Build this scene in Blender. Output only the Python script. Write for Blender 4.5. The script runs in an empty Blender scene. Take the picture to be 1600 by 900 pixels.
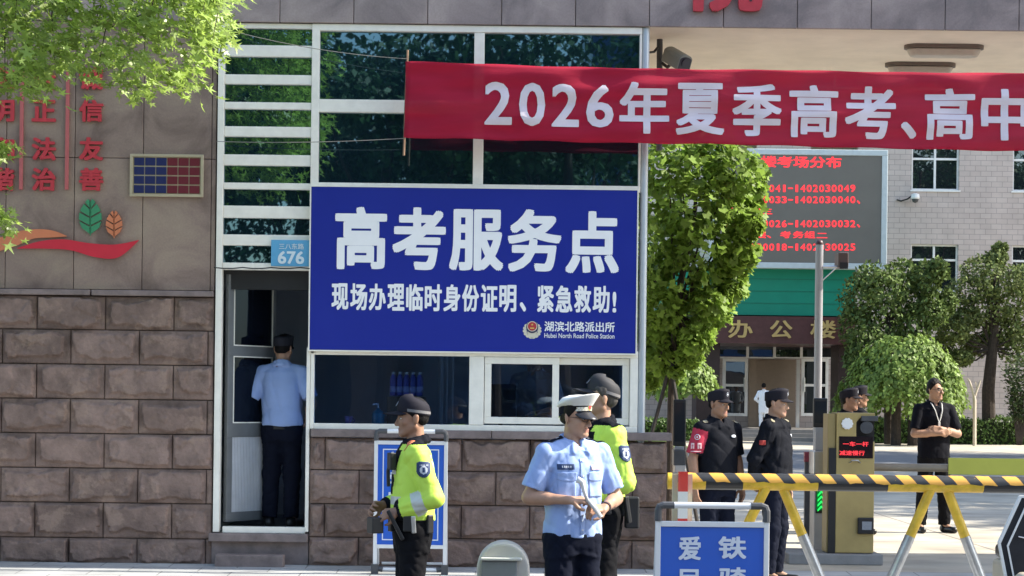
import bpy, math, random
import numpy as np
from mathutils import Vector, Matrix
from mathutils.bvhtree import BVHTree
random.seed(7); RNG = np.random.default_rng(7)
C = bpy.context.scene.collection
SC = bpy.context.scene
R = math.radians
# ------------------------------------------------------------------ camera
F = 3150.0; CY = 624.0; ROLL = 0.012; CAMY = -18.0; CAMZ = 1.5
cam = bpy.data.cameras.new('camera'); camo = bpy.data.objects.new('camera', cam); C.objects.link(camo)
cam.lens = F/1600*36; cam.sensor_width = 36; cam.shift_y = (CY-450)/1600
cam.clip_end = 3000; cam.clip_start = 0.1
right = Vector((math.cos(ROLL), 0, math.sin(ROLL))); up = Vector((-math.sin(ROLL), 0, math.cos(ROLL)))
back = right.cross(up)
m4 = Matrix((right, up, back)).transposed().to_4x4(); m4.translation = (0, CAMY, CAMZ)
camo.matrix_world = m4
SC.camera = camo
# ------------------------------------------------------------------ sky, sun, exposure
SUN_EL, SUN_AZ = 42.0, 3.5          # the sun stands to the right (+x), a little behind the gatehouse front (+y)
W = bpy.data.worlds.new('World'); SC.world = W; W.use_nodes = True
nt = W.node_tree; bg = nt.nodes['Background']
sky = nt.nodes.new('ShaderNodeTexSky'); sky.sky_type = 'NISHITA'; sky.sun_disc = False
sky.sun_elevation = R(SUN_EL); sky.sun_rotation = R(90-SUN_AZ); sky.air_density = 1.2; sky.dust_density = 1.5
nt.links.new(sky.outputs[0], bg.inputs[0]); bg.inputs[1].default_value = 0.15
sl = bpy.data.lights.new('sun', 'SUN'); sl.energy = 4.6; sl.angle = R(0.5); sl.color = (1, .93, .8)
so = bpy.data.objects.new('sun', sl); C.objects.link(so)
SUNDIR = Vector((math.cos(R(SUN_EL))*math.cos(R(SUN_AZ)), math.cos(R(SUN_EL))*math.sin(R(SUN_AZ)), math.sin(R(SUN_EL))))
so.rotation_euler = SUNDIR.to_track_quat('Z', 'Y').to_euler(); so.location = SUNDIR*60
SC.view_settings.view_transform = 'Standard'; SC.view_settings.look = 'None'
SC.view_settings.exposure = 1.25; SC.view_settings.gamma = 1
SC.view_settings.use_curve_mapping = False
SC.cycles.max_bounces = 8; SC.cycles.transparent_max_bounces = 16
SC.cycles.use_denoising = True

# ------------------------------------------------------------------ helpers
def P(px, py, d):
    """point seen at photo pixel (px, py) at distance d along the view axis"""
    u = px-800; v = CY-py
    x = u-ROLL*v; z = v+ROLL*u
    return Vector((x*d/F, d+CAMY, CAMZ+z*d/F))
def X(px, py=624, d=18.0): return P(px, py, d).x
def Z(py, px=800, d=18.0): return P(px, py, d).z
def srgb(r, g, b):
    f = lambda c: (c/12.92 if c <= .04045 else ((c+.055)/1.055)**2.4)
    return (f(r/255), f(g/255), f(b/255))

def nd(t, typ, **kw):
    n = t.nodes.new(typ)
    for k, v in kw.items():
        if k in n.inputs.keys(): n.inputs[k].default_value = v
        else: setattr(n, k, v)
    return n
MATS = {}
def mat(name, col, rough=.6, metal=0., var=.12, vs=6., bump=0., bs=60., spec=.4, coat=0., emit=None, es=1., island=0., rvar=0., trans=0., stretch=None):
    if name in MATS: return MATS[name]
    m = bpy.data.materials.new(name); m.use_nodes = True; t = m.node_tree
    b = t.nodes['Principled BSDF']; L = t.links.new
    b.inputs['Roughness'].default_value = rough; b.inputs['Metallic'].default_value = metal
    b.inputs['Specular IOR Level'].default_value = spec; b.inputs['Coat Weight'].default_value = coat
    tc = nd(t, 'ShaderNodeTexCoord'); src = tc.outputs['Object']
    if stretch:
        mp = nd(t, 'ShaderNodeMapping'); mp.inputs['Scale'].default_value = stretch; L(src, mp.inputs[0]); src = mp.outputs[0]
    c4 = (*col, 1)
    if var or island:
        n = nd(t, 'ShaderNodeTexNoise', Scale=vs, Detail=6., Roughness=.62); L(src, n.inputs['Vector'])
        mr = nd(t, 'ShaderNodeMapRange'); mr.inputs[1].default_value = .3; mr.inputs[2].default_value = .7
        mr.inputs[3].default_value = 1-var; mr.inputs[4].default_value = 1+var; L(n.outputs[0], mr.inputs[0])
        f = mr.outputs[0]
        if island:
            g = nd(t, 'ShaderNodeNewGeometry'); mr2 = nd(t, 'ShaderNodeMapRange')
            mr2.inputs[3].default_value = 1-island; mr2.inputs[4].default_value = 1+island
            L(g.outputs['Random Per Island'], mr2.inputs[0])
            mm = nd(t, 'ShaderNodeMath', operation='MULTIPLY'); L(f, mm.inputs[0]); L(mr2.outputs[0], mm.inputs[1]); f = mm.outputs[0]
        vm = nd(t, 'ShaderNodeVectorMath', operation='SCALE'); vm.inputs[0].default_value = col; L(f, vm.inputs['Scale'])
        L(vm.outputs[0], b.inputs['Base Color'])
        if rvar:
            mr3 = nd(t, 'ShaderNodeMapRange'); mr3.inputs[3].default_value = max(0, rough-rvar); mr3.inputs[4].default_value = min(1, rough+rvar)
            L(n.outputs[0], mr3.inputs[0]); L(mr3.outputs[0], b.inputs['Roughness'])
    else: b.inputs['Base Color'].default_value = c4
    if bump:
        n2 = nd(t, 'ShaderNodeTexNoise', Scale=bs, Detail=5.); L(src, n2.inputs['Vector'])
        bp = nd(t, 'ShaderNodeBump', Strength=bump, Distance=.01); L(n2.outputs[0], bp.inputs['Height']); L(bp.outputs[0], b.inputs['Normal'])
    if emit:
        b.inputs['Emission Color'].default_value = (*emit, 1); b.inputs['Emission Strength'].default_value = es
    if trans:
        tr = nd(t, 'ShaderNodeBsdfTranslucent'); mx = nd(t, 'ShaderNodeMixShader'); mx.inputs[0].default_value = trans
        if b.inputs['Base Color'].links: L(b.inputs['Base Color'].links[0].from_socket, tr.inputs[0])
        else: tr.inputs[0].default_value = c4
        L(b.outputs[0], mx.inputs[1]); L(tr.outputs[0], mx.inputs[2]); L(mx.outputs[0], t.nodes['Material Output'].inputs[0])
    MATS[name] = m; return m

def org(o):
    v = Vector((0, 0, 0))
    while o is not None: v += o.location; o = o.parent
    return v
def tag(o, label=None, cat=None, group=None, kind=None):
    for k, v in (('label', label), ('category', cat), ('group', group), ('kind', kind)):
        if v: o[k] = v
    return o
def thing(name, label, cat, loc=(0, 0, 0), group=None, rz=0):
    o = bpy.data.objects.new(name, None); C.objects.link(o); o.empty_display_size = .1
    o.location = loc; o.rotation_euler = (0, 0, rz); return tag(o, label, cat, group)
def link(name, me, parent=None, mats=(), smooth=False, local=False, bev=0, seg=2):
    for m in (mats if isinstance(mats, (list, tuple)) else [mats]): me.materials.append(m)
    o = bpy.data.objects.new(name, me); C.objects.link(o)
    if parent is not None:
        o.parent = parent
        if not local:
            v = org(parent); me.transform(Matrix.Translation(-v))
    if smooth: me.shade_smooth()
    if bev:
        b = o.modifiers.new('bevel', 'BEVEL'); b.width = bev; b.segments = seg; b.limit_method = 'ANGLE'; b.angle_limit = R(40)
    me.update(); return o
class MB:
    def __init__(s): s.v = []; s.f = []; s.m = []
    def add(s, vs, fs, mi=0):
        n = len(s.v); s.v += [tuple(v) for v in vs]; s.f += [tuple(i+n for i in f) for f in fs]; s.m += [mi]*len(fs); return s
    def box(s, x0, x1, y0, y1, z0, z1, mi=0):
        x0, x1 = min(x0, x1), max(x0, x1); y0, y1 = min(y0, y1), max(y0, y1); z0, z1 = min(z0, z1), max(z0, z1)
        v = [(x, y, z) for x in (x0, x1) for y in (y0, y1) for z in (z0, z1)]
        return s.add(v, [(0, 1, 3, 2), (4, 6, 7, 5), (0, 4, 5, 1), (2, 3, 7, 6), (0, 2, 6, 4), (1, 5, 7, 3)], mi)
    def ring(s, a, b, r0, r1, n=16, caps=True, mi=0, ell=1.0):
        a = Vector(a); b = Vector(b); d = (b-a).normalized()
        t = Vector((1, 0, 0)) if abs(d.x) < .8 else Vector((0, 0, 1))
        u = d.cross(t).normalized(); w = d.cross(u)
        vs = []
        for c, r in ((a, r0), (b, r1)):
            for i in range(n):
                q = 2*math.pi*i/n; vs.append(c+u*math.cos(q)*r+w*math.sin(q)*r*ell)
        fs = [(i, (i+1) % n, n+(i+1) % n, n+i) for i in range(n)]
        if caps: fs += [tuple(range(n-1, -1, -1)), tuple(range(n, 2*n))]
        return s.add(vs, fs, mi)
    def cyl(s, a, b, r, n=16, mi=0): return s.ring(a, b, r, r, n, True, mi)
    def tube(s, pts, r, n=8, mi=0):
        pts = [Vector(p) for p in pts]; rs = r if isinstance(r, (list, tuple)) else [r]*len(pts)
        vs = []; u = None
        for i, p in enumerate(pts):
            d = (pts[min(i+1, len(pts)-1)]-pts[max(i-1, 0)]).normalized()
            if u is None:
                t = Vector((0, 0, 1)) if abs(d.z) < .9 else Vector((1, 0, 0)); u = d.cross(t).normalized()
            else: u = (u-d*u.dot(d)).normalized()
            w = d.cross(u)
            for k in range(n):
                q = 2*math.pi*k/n; vs.append(p+(u*math.cos(q)+w*math.sin(q))*rs[i])
        fs = []
        for i in range(len(pts)-1):
            for k in range(n): fs.append((i*n+k, i*n+(k+1) % n, (i+1)*n+(k+1) % n, (i+1)*n+k))
        fs += [tuple(range(n-1, -1, -1)), tuple(range((len(pts)-1)*n, len(pts)*n))]
        return s.add(vs, fs, mi)
    def lathe(s, prof, c=(0, 0, 0), n=24, mi=0, ax=1., ay=1.):
        vs = []; c = Vector(c)
        for r, z in prof:
            for k in range(n):
                q = 2*math.pi*k/n; vs.append(c+Vector((r*ax*math.cos(q), r*ay*math.sin(q), z)))
        fs = []
        for i in range(len(prof)-1):
            for k in range(n): fs.append((i*n+k, i*n+(k+1) % n, (i+1)*n+(k+1) % n, (i+1)*n+k))
        fs += [tuple(range(n-1, -1, -1)), tuple(range((len(prof)-1)*n, len(prof)*n))]
        return s.add(vs, fs, mi)
    def prism(s, pts, y0, y1, mi=0):
        """outline in x-z, extruded in y"""
        n = len(pts); vs = [(x, y0, z) for x, z in pts]+[(x, y1, z) for x, z in pts]
        fs = [tuple(range(n)), tuple(range(2*n-1, n-1, -1))]+[(i, n+i, n+(i+1) % n, (i+1) % n) for i in range(n)]
        return s.add(vs, fs, mi)
    def frame(s, x0, x1, z0, z1, w, y0, y1, mi=0):
        s.box(x0, x1, y0, y1, z0, z0+w, mi); s.box(x0, x1, y0, y1, z1-w, z1, mi)
        s.box(x0, x0+w, y0, y1, z0+w, z1-w, mi); return s.box(x1-w, x1, y0, y1, z0+w, z1-w, mi)
    def build(s, name, mats, parent=None, smooth=False, local=False, bev=0, seg=2):
        me = bpy.data.meshes.new(name); me.from_pydata(s.v, [], s.f)
        if any(s.m): me.polygons.foreach_set('material_index', s.m)
        import bmesh
        bm = bmesh.new(); bm.from_mesh(me); bmesh.ops.recalc_face_normals(bm, faces=bm.faces); bm.to_mesh(me); bm.free()
        return link(name, me, parent, mats, smooth, local, bev, seg)
def np_mesh(name, V, Q):
    """V (n,3), Q (m,k) -> mesh, fast"""
    me = bpy.data.meshes.new(name); k = Q.shape[1]
    me.vertices.add(len(V)); me.vertices.foreach_set('co', np.ascontiguousarray(V, dtype=np.float32).ravel())
    me.loops.add(Q.size); me.loops.foreach_set('vertex_index', np.ascontiguousarray(Q, dtype=np.int32).ravel())
    me.polygons.add(len(Q)); me.polygons.foreach_set('loop_start', np.arange(0, Q.size, k, dtype=np.int32))
    me.polygons.foreach_set('loop_total', np.full(len(Q), k, dtype=np.int32))
    me.update(calc_edges=True); me.validate(); return me
def copy_tree(o, parent=None):
    c = o.copy(); C.objects.link(c); c.parent = parent
    for ch in list(o.children): copy_tree(ch, c)
    return c

# ------------------------------------------------------------------ lettering: text fitted to a rectangle
_txt = {}
def glyph_mesh(s, bold=.0):
    """flat text; bold = the stroke is dilated by copies shifted a little, each a hair in front of the last"""
    key = (s, bold)
    if key in _txt: return _txt[key]
    c = bpy.data.curves.new('lettering', 'FONT'); c.body = s; c.resolution_u = 3
    o = bpy.data.objects.new('lettering', c); C.objects.link(o)
    dg = bpy.context.evaluated_depsgraph_get(); dg.update()
    me = bpy.data.meshes.new_from_object(o.evaluated_get(dg))
    bpy.data.objects.remove(o); bpy.data.curves.remove(c)
    n = len(me.vertices); V = np.zeros(n*3, np.float32); me.vertices.foreach_get('co', V); V = V.reshape(-1, 3)
    fs = [tuple(p.vertices) for p in me.polygons]; bpy.data.meshes.remove(me)
    if bold:
        sh = [(0, 0)]+[(math.cos(math.pi*k/4)*(1.25 if k % 2 else 1), math.sin(math.pi*k/4)*(1.25 if k % 2 else 1)) for k in range(8)]
        Vs, F2 = [], []
        for k, (a, b_) in enumerate(sh):
            W_ = V.copy(); W_[:, 0] += a*bold; W_[:, 1] += b_*bold*.8; W_[:, 2] = k; Vs.append(W_); F2 += [tuple(i+k*n for i in f) for f in fs]
        V = np.concatenate(Vs); fs = F2
    _txt[key] = (V, fs); return _txt[key]
def text_px(mb, s, rect, d, bold=0., mi=0, y=None, thick=0.):
    """text whose ink fills the photo rectangle (x0,y0,x1,y1) on a vertical plane at distance d"""
    x0, y0, x1, y1 = rect; c = P((x0+x1)/2, (y0+y1)/2, d); w = (x1-x0)*d/F/2; h = (y1-y0)*d/F/2
    V, fs = glyph_mesh(s, bold); lo = V.min(0); hi = V.max(0); k = np.maximum(hi-lo, 1e-6)
    U = c.x-w+(V[:, 0]-lo[0])/k[0]*2*w; Vv = c.z-h+(V[:, 1]-lo[1])/k[1]*2*h; yy = d+CAMY if y is None else y
    Y = yy-V[:, 2]*.00025
    mb.add(list(zip(U, Y, Vv)), fs, mi)
    if thick:
        from collections import Counter
        cn = Counter()
        for f in fs:
            for i in range(len(f)): cn[tuple(sorted((f[i], f[(i+1) % len(f)])))] += 1
        n = len(U); vs = list(zip(U, Y, Vv))+list(zip(U, Y+thick, Vv))
        mb.add(vs, [(i, j, j+n, i+n) for (i, j), q in cn.items() if q == 1], mi)
    return mb

# ------------------------------------------------------------------ leaves
def scatter(name, P0, N0, size, tmpl, mats, parent, local=False, jitter=.35, droop=0., roll=None):
    """one leaf template at every point of P0, its normal near N0"""
    tv, tf = tmpl; n = len(P0)
    N = N0/np.maximum(np.linalg.norm(N0, axis=1, keepdims=True), 1e-6)+RNG.normal(0, jitter, (n, 3)); N /= np.linalg.norm(N, axis=1, keepdims=True)
    A = RNG.normal(0, 1, (n, 3)); A[:, 2] -= droop*2; A -= N*(A*N).sum(1, keepdims=True); A /= np.linalg.norm(A, axis=1, keepdims=True)
    B = np.cross(N, A); S = size*RNG.uniform(.65, 1.25, (n, 1, 1))
    V = P0[:, None, :]+S*(tv[None, :, 0:1]*B[:, None, :]+tv[None, :, 1:2]*A[:, None, :]+tv[None, :, 2:3]*N[:, None, :])
    Q = tf[None]+(np.arange(n)*len(tv))[:, None, None]
    me = np_mesh(name, V.reshape(-1, 3), Q.reshape(-1, tf.shape[1]))
    return link(name, me, parent, mats, False, local)
def lobed(n, tip, notch, base=.15):
    pts = [(0, 0, 0)]; a0, a1 = -2.1, 2.1
    k = 2*n-1
    for i in range(k):
        a = a0+(a1-a0)*i/(k-1); r = tip*(1-.28*abs(a)/2.1) if i % 2 == 0 else notch
        pts.append((math.sin(a)*r, math.cos(a)*r, .12*r*r-(.1 if i % 2 else 0)*r))
    v = np.array(pts, np.float32); f = np.array([(0, i, i+1) for i in range(1, k)], np.int32); return v, f
LEAF_STAR = lobed(5, 1.0, .34)
LEAF_MAPLE = lobed(5, 1.0, .62)
LEAF_OVAL = (np.array([(0, 0, 0), (.32, .45, .05), (0, 1, -.05), (-.32, .45, .05)], np.float32), np.array([(0, 1, 2, 3)], np.int32))
def leafmat(name, col, trans=.35, island=.35, rough=.5, spec=.28):
    return mat(name, col, rough, var=.1, vs=30, island=island, trans=trans, spec=spec)
# ================================================================== materials of the setting
def stone_mat(name, c0, c1, c2):
    m = mat(name, c1, .5, var=.1, vs=60, bump=.12, bs=200, rvar=.1, island=.1); t = m.node_tree; L = t.links.new; b = t.nodes['Principled BSDF']
    src = b.inputs['Base Color'].links[0].from_socket; tc = [n for n in t.nodes if n.type == 'TEX_COORD'][0]
    n = nd(t, 'ShaderNodeTexNoise', Scale=1.9, Detail=7., Roughness=.6, Distortion=.6); L(tc.outputs['Object'], n.inputs['Vector'])
    cr = nd(t, 'ShaderNodeValToRGB'); e = cr.color_ramp.elements; e[0].position = .36; e[0].color = (*c0, 1); e[1].position = .66; e[1].color = (*c2, 1); q = e.new(.5); q.color = (*c1, 1)
    L(n.outputs[0], cr.inputs[0]); g = nd(t, 'ShaderNodeVectorMath', operation='DIVIDE'); g.inputs[1].default_value = c1; L(src, g.inputs[0])
    v = nd(t, 'ShaderNodeVectorMath', operation='MULTIPLY'); L(cr.outputs[0], v.inputs[0]); L(g.outputs[0], v.inputs[1]); L(v.outputs[0], b.inputs['Base Color']); return m
def rock_mat():
    m = mat('rock_faced_granite', (.21, .146, .122), .85, var=.34, vs=6, bump=1., bs=34, island=.2); t = m.node_tree; L = t.links.new; b = t.nodes['Principled BSDF']
    src = b.inputs['Base Color'].links[0].from_socket; tc = [n for n in t.nodes if n.type == 'TEX_COORD'][0]
    n = nd(t, 'ShaderNodeTexNoise', Scale=3.6, Detail=8., Roughness=.66); L(tc.outputs['Object'], n.inputs['Vector'])
    r = nd(t, 'ShaderNodeMapRange'); r.inputs[1].default_value = .54; r.inputs[2].default_value = .60; L(n.outputs[0], r.inputs[0])
    k = nd(t, 'ShaderNodeMath', operation='MULTIPLY'); L(r.outputs[0], k.inputs[0]); k.inputs[1].default_value = .45
    x = nd(t, 'ShaderNodeMix', data_type='RGBA'); L(k.outputs[0], x.inputs[0]); L(src, x.inputs[6]); x.inputs[7].default_value = (.35, .25, .195, 1); L(x.outputs[2], b.inputs['Base Color']); return m
M_granite = stone_mat('granite_panel', (.165, .115, .095), (.255, .185, .152), (.32, .245, .185))
M_fascia = stone_mat('granite_fascia', (.21, .17, .165), (.30, .24, .228), (.40, .325, .30))
M_rock = rock_mat()
M_joint = mat('mortar_joint', (.13, .105, .095), .9, var=.2, vs=8)
M_ledge = mat('granite_ledge', (.21, .165, .155), .6, var=.3, vs=7, bump=.3, bs=120, island=.08)
M_alu = mat('cream_aluminium', (.86, .83, .74), .4, var=.07, vs=9, spec=.5)
M_post = mat('silver_aluminium', (.45, .50, .55), .35, metal=.3, var=.05)
M_soffit = mat('soffit_render', (.78, .70, .60), .85, var=.08, vs=2.5, bump=.1, bs=60)
M_inner = mat('room_plaster', (.55, .56, .57), .85, var=.08, vs=3)
M_concrete = mat('plaza_concrete', (.42, .385, .33), .85, var=.16, vs=1.1, bump=.25, bs=30)
M_asphalt = mat('asphalt', (.07, .072, .075), .85, var=.25, vs=3, bump=.4, bs=90)
M_black = mat('black_plastic', (.018, .018, .02), .4, var=.1)
M_dgrey = mat('dark_grey_metal', (.07, .072, .078), .45, var=.15, vs=12)
M_white = mat('white_paint', (.78, .78, .76), .45, var=.05)
M_vinyl = mat('white_vinyl_lettering', (.90, .90, .90), .5, var=.03)
M_red = mat('red_lettering_paint', (.50, .045, .06), .42, var=.1, vs=20)
M_steel = mat('steel', (.55, .56, .57), .3, metal=.9, var=.08, vs=10)

def glass_mat(name, tint, refl, see=None, rough=.0, rc=(.86, .95, 1)):
    m = bpy.data.materials.new(name); m.use_nodes = True; t = m.node_tree; L = t.links.new
    t.nodes.remove(t.nodes['Principled BSDF'])
    g = nd(t, 'ShaderNodeBsdfGlossy', Roughness=rough); g.inputs[0].default_value = (*rc, 1)
    n = nd(t, 'ShaderNodeTexNoise', Scale=1.3, Detail=1.); tc = nd(t, 'ShaderNodeTexCoord'); L(tc.outputs['Object'], n.inputs['Vector'])
    b = nd(t, 'ShaderNodeBump', Strength=.035, Distance=.05); L(n.outputs[0], b.inputs['Height']); L(b.outputs[0], g.inputs['Normal'])
    if see: d = nd(t, 'ShaderNodeBsdfTransparent'); d.inputs[0].default_value = (*see, 1)
    else: d = nd(t, 'ShaderNodeBsdfDiffuse'); d.inputs[0].default_value = (*tint, 1)
    x = nd(t, 'ShaderNodeMixShader'); x.inputs[0].default_value = refl
    L(d.outputs[0], x.inputs[1]); L(g.outputs[0], x.inputs[2]); L(x.outputs[0], t.nodes['Material Output'].inputs[0]); return m
M_tinted = glass_mat('tinted_mirror_glass', (.006, .016, .024), .22, None, .012, (.42, .72, .88))
M_clear = glass_mat('window_glass', None, .06, (.58, .70, .86))
M_farglass = glass_mat('far_window_glass', (.012, .016, .02), .16)

# ================================================================== ground
def sheet(name, x0, x1, y0, y1, z, m, z1=None, thick=.3):
    b = MB(); z1 = z if z1 is None else z1
    b.add([(x0, y0, z1), (x1, y0, z1), (x1, y1, z), (x0, y1, z), (x0, y0, z1-thick), (x1, y0, z1-thick)], [(0, 1, 2, 3), (4, 5, 1, 0)])
    o = b.build(name, m); o['kind'] = 'structure'; return o
def brick_mat(name, c1, c2, cm, sx, sy, mortar=.01, rough=.8, off=.5, axes='XY', bump=.4, var=.3):
    m = bpy.data.materials.new(name); m.use_nodes = True; t = m.node_tree; L = t.links.new; b = t.nodes['Principled BSDF']
    b.inputs['Roughness'].default_value = rough
    tc = nd(t, 'ShaderNodeTexCoord'); v = tc.outputs['Object']
    if axes == 'XZ':
        sp = nd(t, 'ShaderNodeSeparateXYZ'); L(v, sp.inputs[0]); cb = nd(t, 'ShaderNodeCombineXYZ')
        L(sp.outputs[0], cb.inputs[0]); L(sp.outputs[2], cb.inputs[1]); v = cb.outputs[0]
    k = nd(t, 'ShaderNodeTexBrick', offset=off); k.inputs['Color1'].default_value = (*c1, 1); k.inputs['Color2'].default_value = (*c2, 1)
    k.inputs['Mortar'].default_value = (*cm, 1); k.inputs['Scale'].default_value = 1.; k.inputs['Mortar Size'].default_value = mortar
    k.inputs['Brick Width'].default_value = sx; k.inputs['Row Height'].default_value = sy; L(v, k.inputs['Vector'])
    n = nd(t, 'ShaderNodeTexNoise', Scale=1.2, Detail=6.); L(tc.outputs['Object'], n.inputs['Vector'])
    mr = nd(t, 'ShaderNodeMapRange'); mr.inputs[1].default_value = .3; mr.inputs[2].default_value = .7; mr.inputs[3].default_value = 1-var; mr.inputs[4].default_value = 1+var
    L(n.outputs[0], mr.inputs[0]); vm = nd(t, 'ShaderNodeVectorMath', operation='SCALE'); L(k.outputs[0], vm.inputs[0]); L(mr.outputs[0], vm.inputs['Scale'])
    L(vm.outputs[0], b.inputs['Base Color'])
    bp = nd(t, 'ShaderNodeBump', Strength=bump, Distance=.01); bp.invert = True; L(k.outputs['Fac'], bp.inputs['Height']); L(bp.outputs[0], b.inputs['Normal'])
    return m
M_paver = brick_mat('grey_paving_tiles', (.30, .31, .32), (.36, .37, .37), (.16, .16, .16), .6, .3, .006, .8)
M_slab = brick_mat('concrete_slabs', (.40, .36, .29), (.37, .335, .275), (.2, .18, .15), 5, 4, .02, .85, 0)
sheet('ground', -400, 400, -400, 500, -.30, mat('dry_ground', (.22, .2, .16), .95, var=.3, vs=.4))
sheet('road', -60, 60, -14, -3.35, -.262, M_asphalt, thick=.03)
sheet('sidewalk', -40, 40, -3.2, 0.0, .0, M_paver, -.10, .2)
b = MB()
for i in range(-30, 30): b.box(i*1.0+.004, i*1.0+.996, -3.35, -3.203, -.3, -.095)
o = b.build('kerb', mat('kerb_stone', (.42, .41, .39), .8, var=.15, vs=5, bump=.3), bev=.012); o['kind'] = 'structure'
sheet('sidewalk', -40, 40, -16.5, -14.0, -.12, M_paver)
sheet('plaza', -40, 60, 0.0, 27.0, .0, M_slab)
sheet('campus_road', -40, 60, 27.0, 45.0, -.004, mat('pale_asphalt', (.17, .172, .178), .85, var=.2, vs=2, bump=.3, bs=60))
sheet('plaza', -40, 60, 45.0, 90.0, .0, M_slab)

# ================================================================== gatehouse
gate = thing('gatehouse', 'granite clad gatehouse with open glazed door, dark windows and a deep entrance canopy', 'gatehouse', (-1, 1, 0))
XL, XM, XR = -2.655, -1.80, 1.12          # door side, mullion, right corner of the glazed front
ZF = Z(37, 500)                            # underside of the fascia
# -- masonry core behind the cladding
b = MB()
b.box(-9, XL-.02, .03, 2.7, 0, 5.8); b.box(XL-.02, XR-.02, .16, 2.7, 3.35, ZF+.3); b.box(XM+.01, 1.385, .03, .24, 0, 1.09)
b.build('wall', M_joint, gate)
b = MB(); b.box(XR-.09, XR-.025, .16, .5, 1.09, 3.35); b.box(XR-.09, XR-.025, 2.3, 2.7, 1.09, 3.35); b.box(XR-.09, XR-.025, 1.4, 2.3, 1.35, 2.75); b.box(XR-.09, XR-.025, .5, 2.3, 1.09, 1.35); b.box(XR-.09, XR-.025, .5, 2.3, 2.75, 3.35); b.box(XL-.02, XR-.09, 2.62, 2.7, .3, 3.35); b.box(XL-.02, XR-.09, .16, 2.62, 3.28, 3.35)
b.box(XL-.02, XL+.02, .16, 2.62, .3, 3.28)
b.build('inner_wall', M_inner, gate)
b = MB(); b.box(XL-.02, XR-.09, .05, 2.62, .0, .30); b.build('floor', mat('tile_floor', (.16, .16, .16), .4, var=.1), gate)
# -- polished panels on the upper left wall
b = MB(); p = .611; zr = [2.435, 3.612, 4.83, 5.85]; seam = X(222, 400)
k = 0; x = seam
while x < XL+.2: x += p
xs = []
while x > -9: xs.append(x); x -= p
for j in range(3):
    for i in range(len(xs)-1):
        x1, x0 = min(xs[i], XL-.012), xs[i+1]
        if x1-x0 > .02: b.box(x0+.003, x1-.003, 0, .028, zr[j]+.003, zr[j+1]-.003)
b.build('stone_panel', M_granite, gate, bev=.003, seg=1)
# -- rock faced courses
def fbm(x, z, s):
    r = np.random.default_rng(s); v = 0
    for k in range(10):
        a = r.uniform(0, 6.28); fr = 6*1.35**k; v = v+np.sin((x*math.cos(a)+z*math.sin(a))*fr+r.uniform(0, 6.28)+1.5*np.sin(x*fr*.6+z*fr*.4+r.uniform(0, 6)))*(.8**k)
    return v/3.2
def rock_block(x0, x1, z0, z1, seed, Vs, Qs, n0):
    nx, nz = max(6, int((x1-x0)/.0095)), max(6, int((z1-z0)/.0095))
    gx, gz = np.meshgrid(np.linspace(x0, x1, nx), np.linspace(z0, z1, nz), indexing='ij')
    r = np.random.default_rng(seed)
    d = np.minimum(np.minimum(gx-x0, x1-gx), np.minimum(gz-z0, (z1-gz)))
    dn = d+fbm(gx, gz, seed)*.042-.016*(gz < z0+.1)
    t = np.clip((dn-.026)/.010, 0, 1); t = t*t*(3-2*t)
    h = .006*np.clip(d/.02, 0, 1)+t*(.026+r.uniform(-.004, .008))+np.abs(fbm(gx, gz, seed+999))*.008*t+.011*t*np.clip((fbm(gx*.7, gz*.9, seed+555)-.05)/.08, 0, 1)+t*((gz-z0)*r.uniform(-.03, .09)+(gx-x0)*r.uniform(-.03, .03))
    h = np.where(d < .012, np.minimum(h, d*.6), h)
    V = np.stack([gx, .0-h, gz], -1).reshape(-1, 3)
    rim = np.stack([gx, np.full_like(gx, .031), gz], -1)
    idx = np.arange(nx*nz).reshape(nx, nz)+n0
    Q = [np.stack([idx[:-1, :-1], idx[1:, :-1], idx[1:, 1:], idx[:-1, 1:]], -1).reshape(-1, 4)]
    loop = np.concatenate([idx[:, 0], idx[-1, 1:], idx[-2::-1, -1], idx[0, -2:0:-1]])
    bv = V[loop-n0].copy(); bv[:, 1] = .031; m = len(loop); bi = np.arange(m)+n0+nx*nz
    Q.append(np.stack([loop, bi, np.roll(bi, -1), np.roll(loop, -1)], -1))
    Vs.append(V); Vs.append(bv); Qs += Q; return n0+nx*nz+m
def rock_wall(name, xa, xb, courses, phase, w=.611):
    Vs, Qs, n = [], [], 0; s = 0
    for ci, (z0, z1) in enumerate(courses):
        x = phase-(w/2 if ci % 2 else 0)
        while x > xa: x -= w
        while x < xb:
            a, c = max(x, xa), min(x+w, xb)
            if c-a > .05: n = rock_block(a+.004, c-.004, z0+.004, z1-.004, ci*100+s, Vs, Qs, n); s += 1
            x += w
    me = np_mesh(name, np.concatenate(Vs), np.concatenate(Qs))
    return link(name, me, gate, M_rock)
cz = [Z(y, 200) for y in (463, 516, 570, 624, 678, 732, 786, 841)]+[-.02]
rock_wall('rock_faced_base', -8, XL-.012, [(cz[i+1], cz[i]) for i in range(8)], X(165, 490))
zb = [Z(y, 760) for y in (686, 737, 790, 842)]+[-.02]
rock_wall('rock_faced_base', XM-.0, 1.39, [(zb[i+1], zb[i]) for i in range(4)], X(615, 700))
b = MB(); b.box(1.372, 1.392, .035, .24, 0, 1.09); b.build('wall_end', M_ledge, gate)
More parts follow.
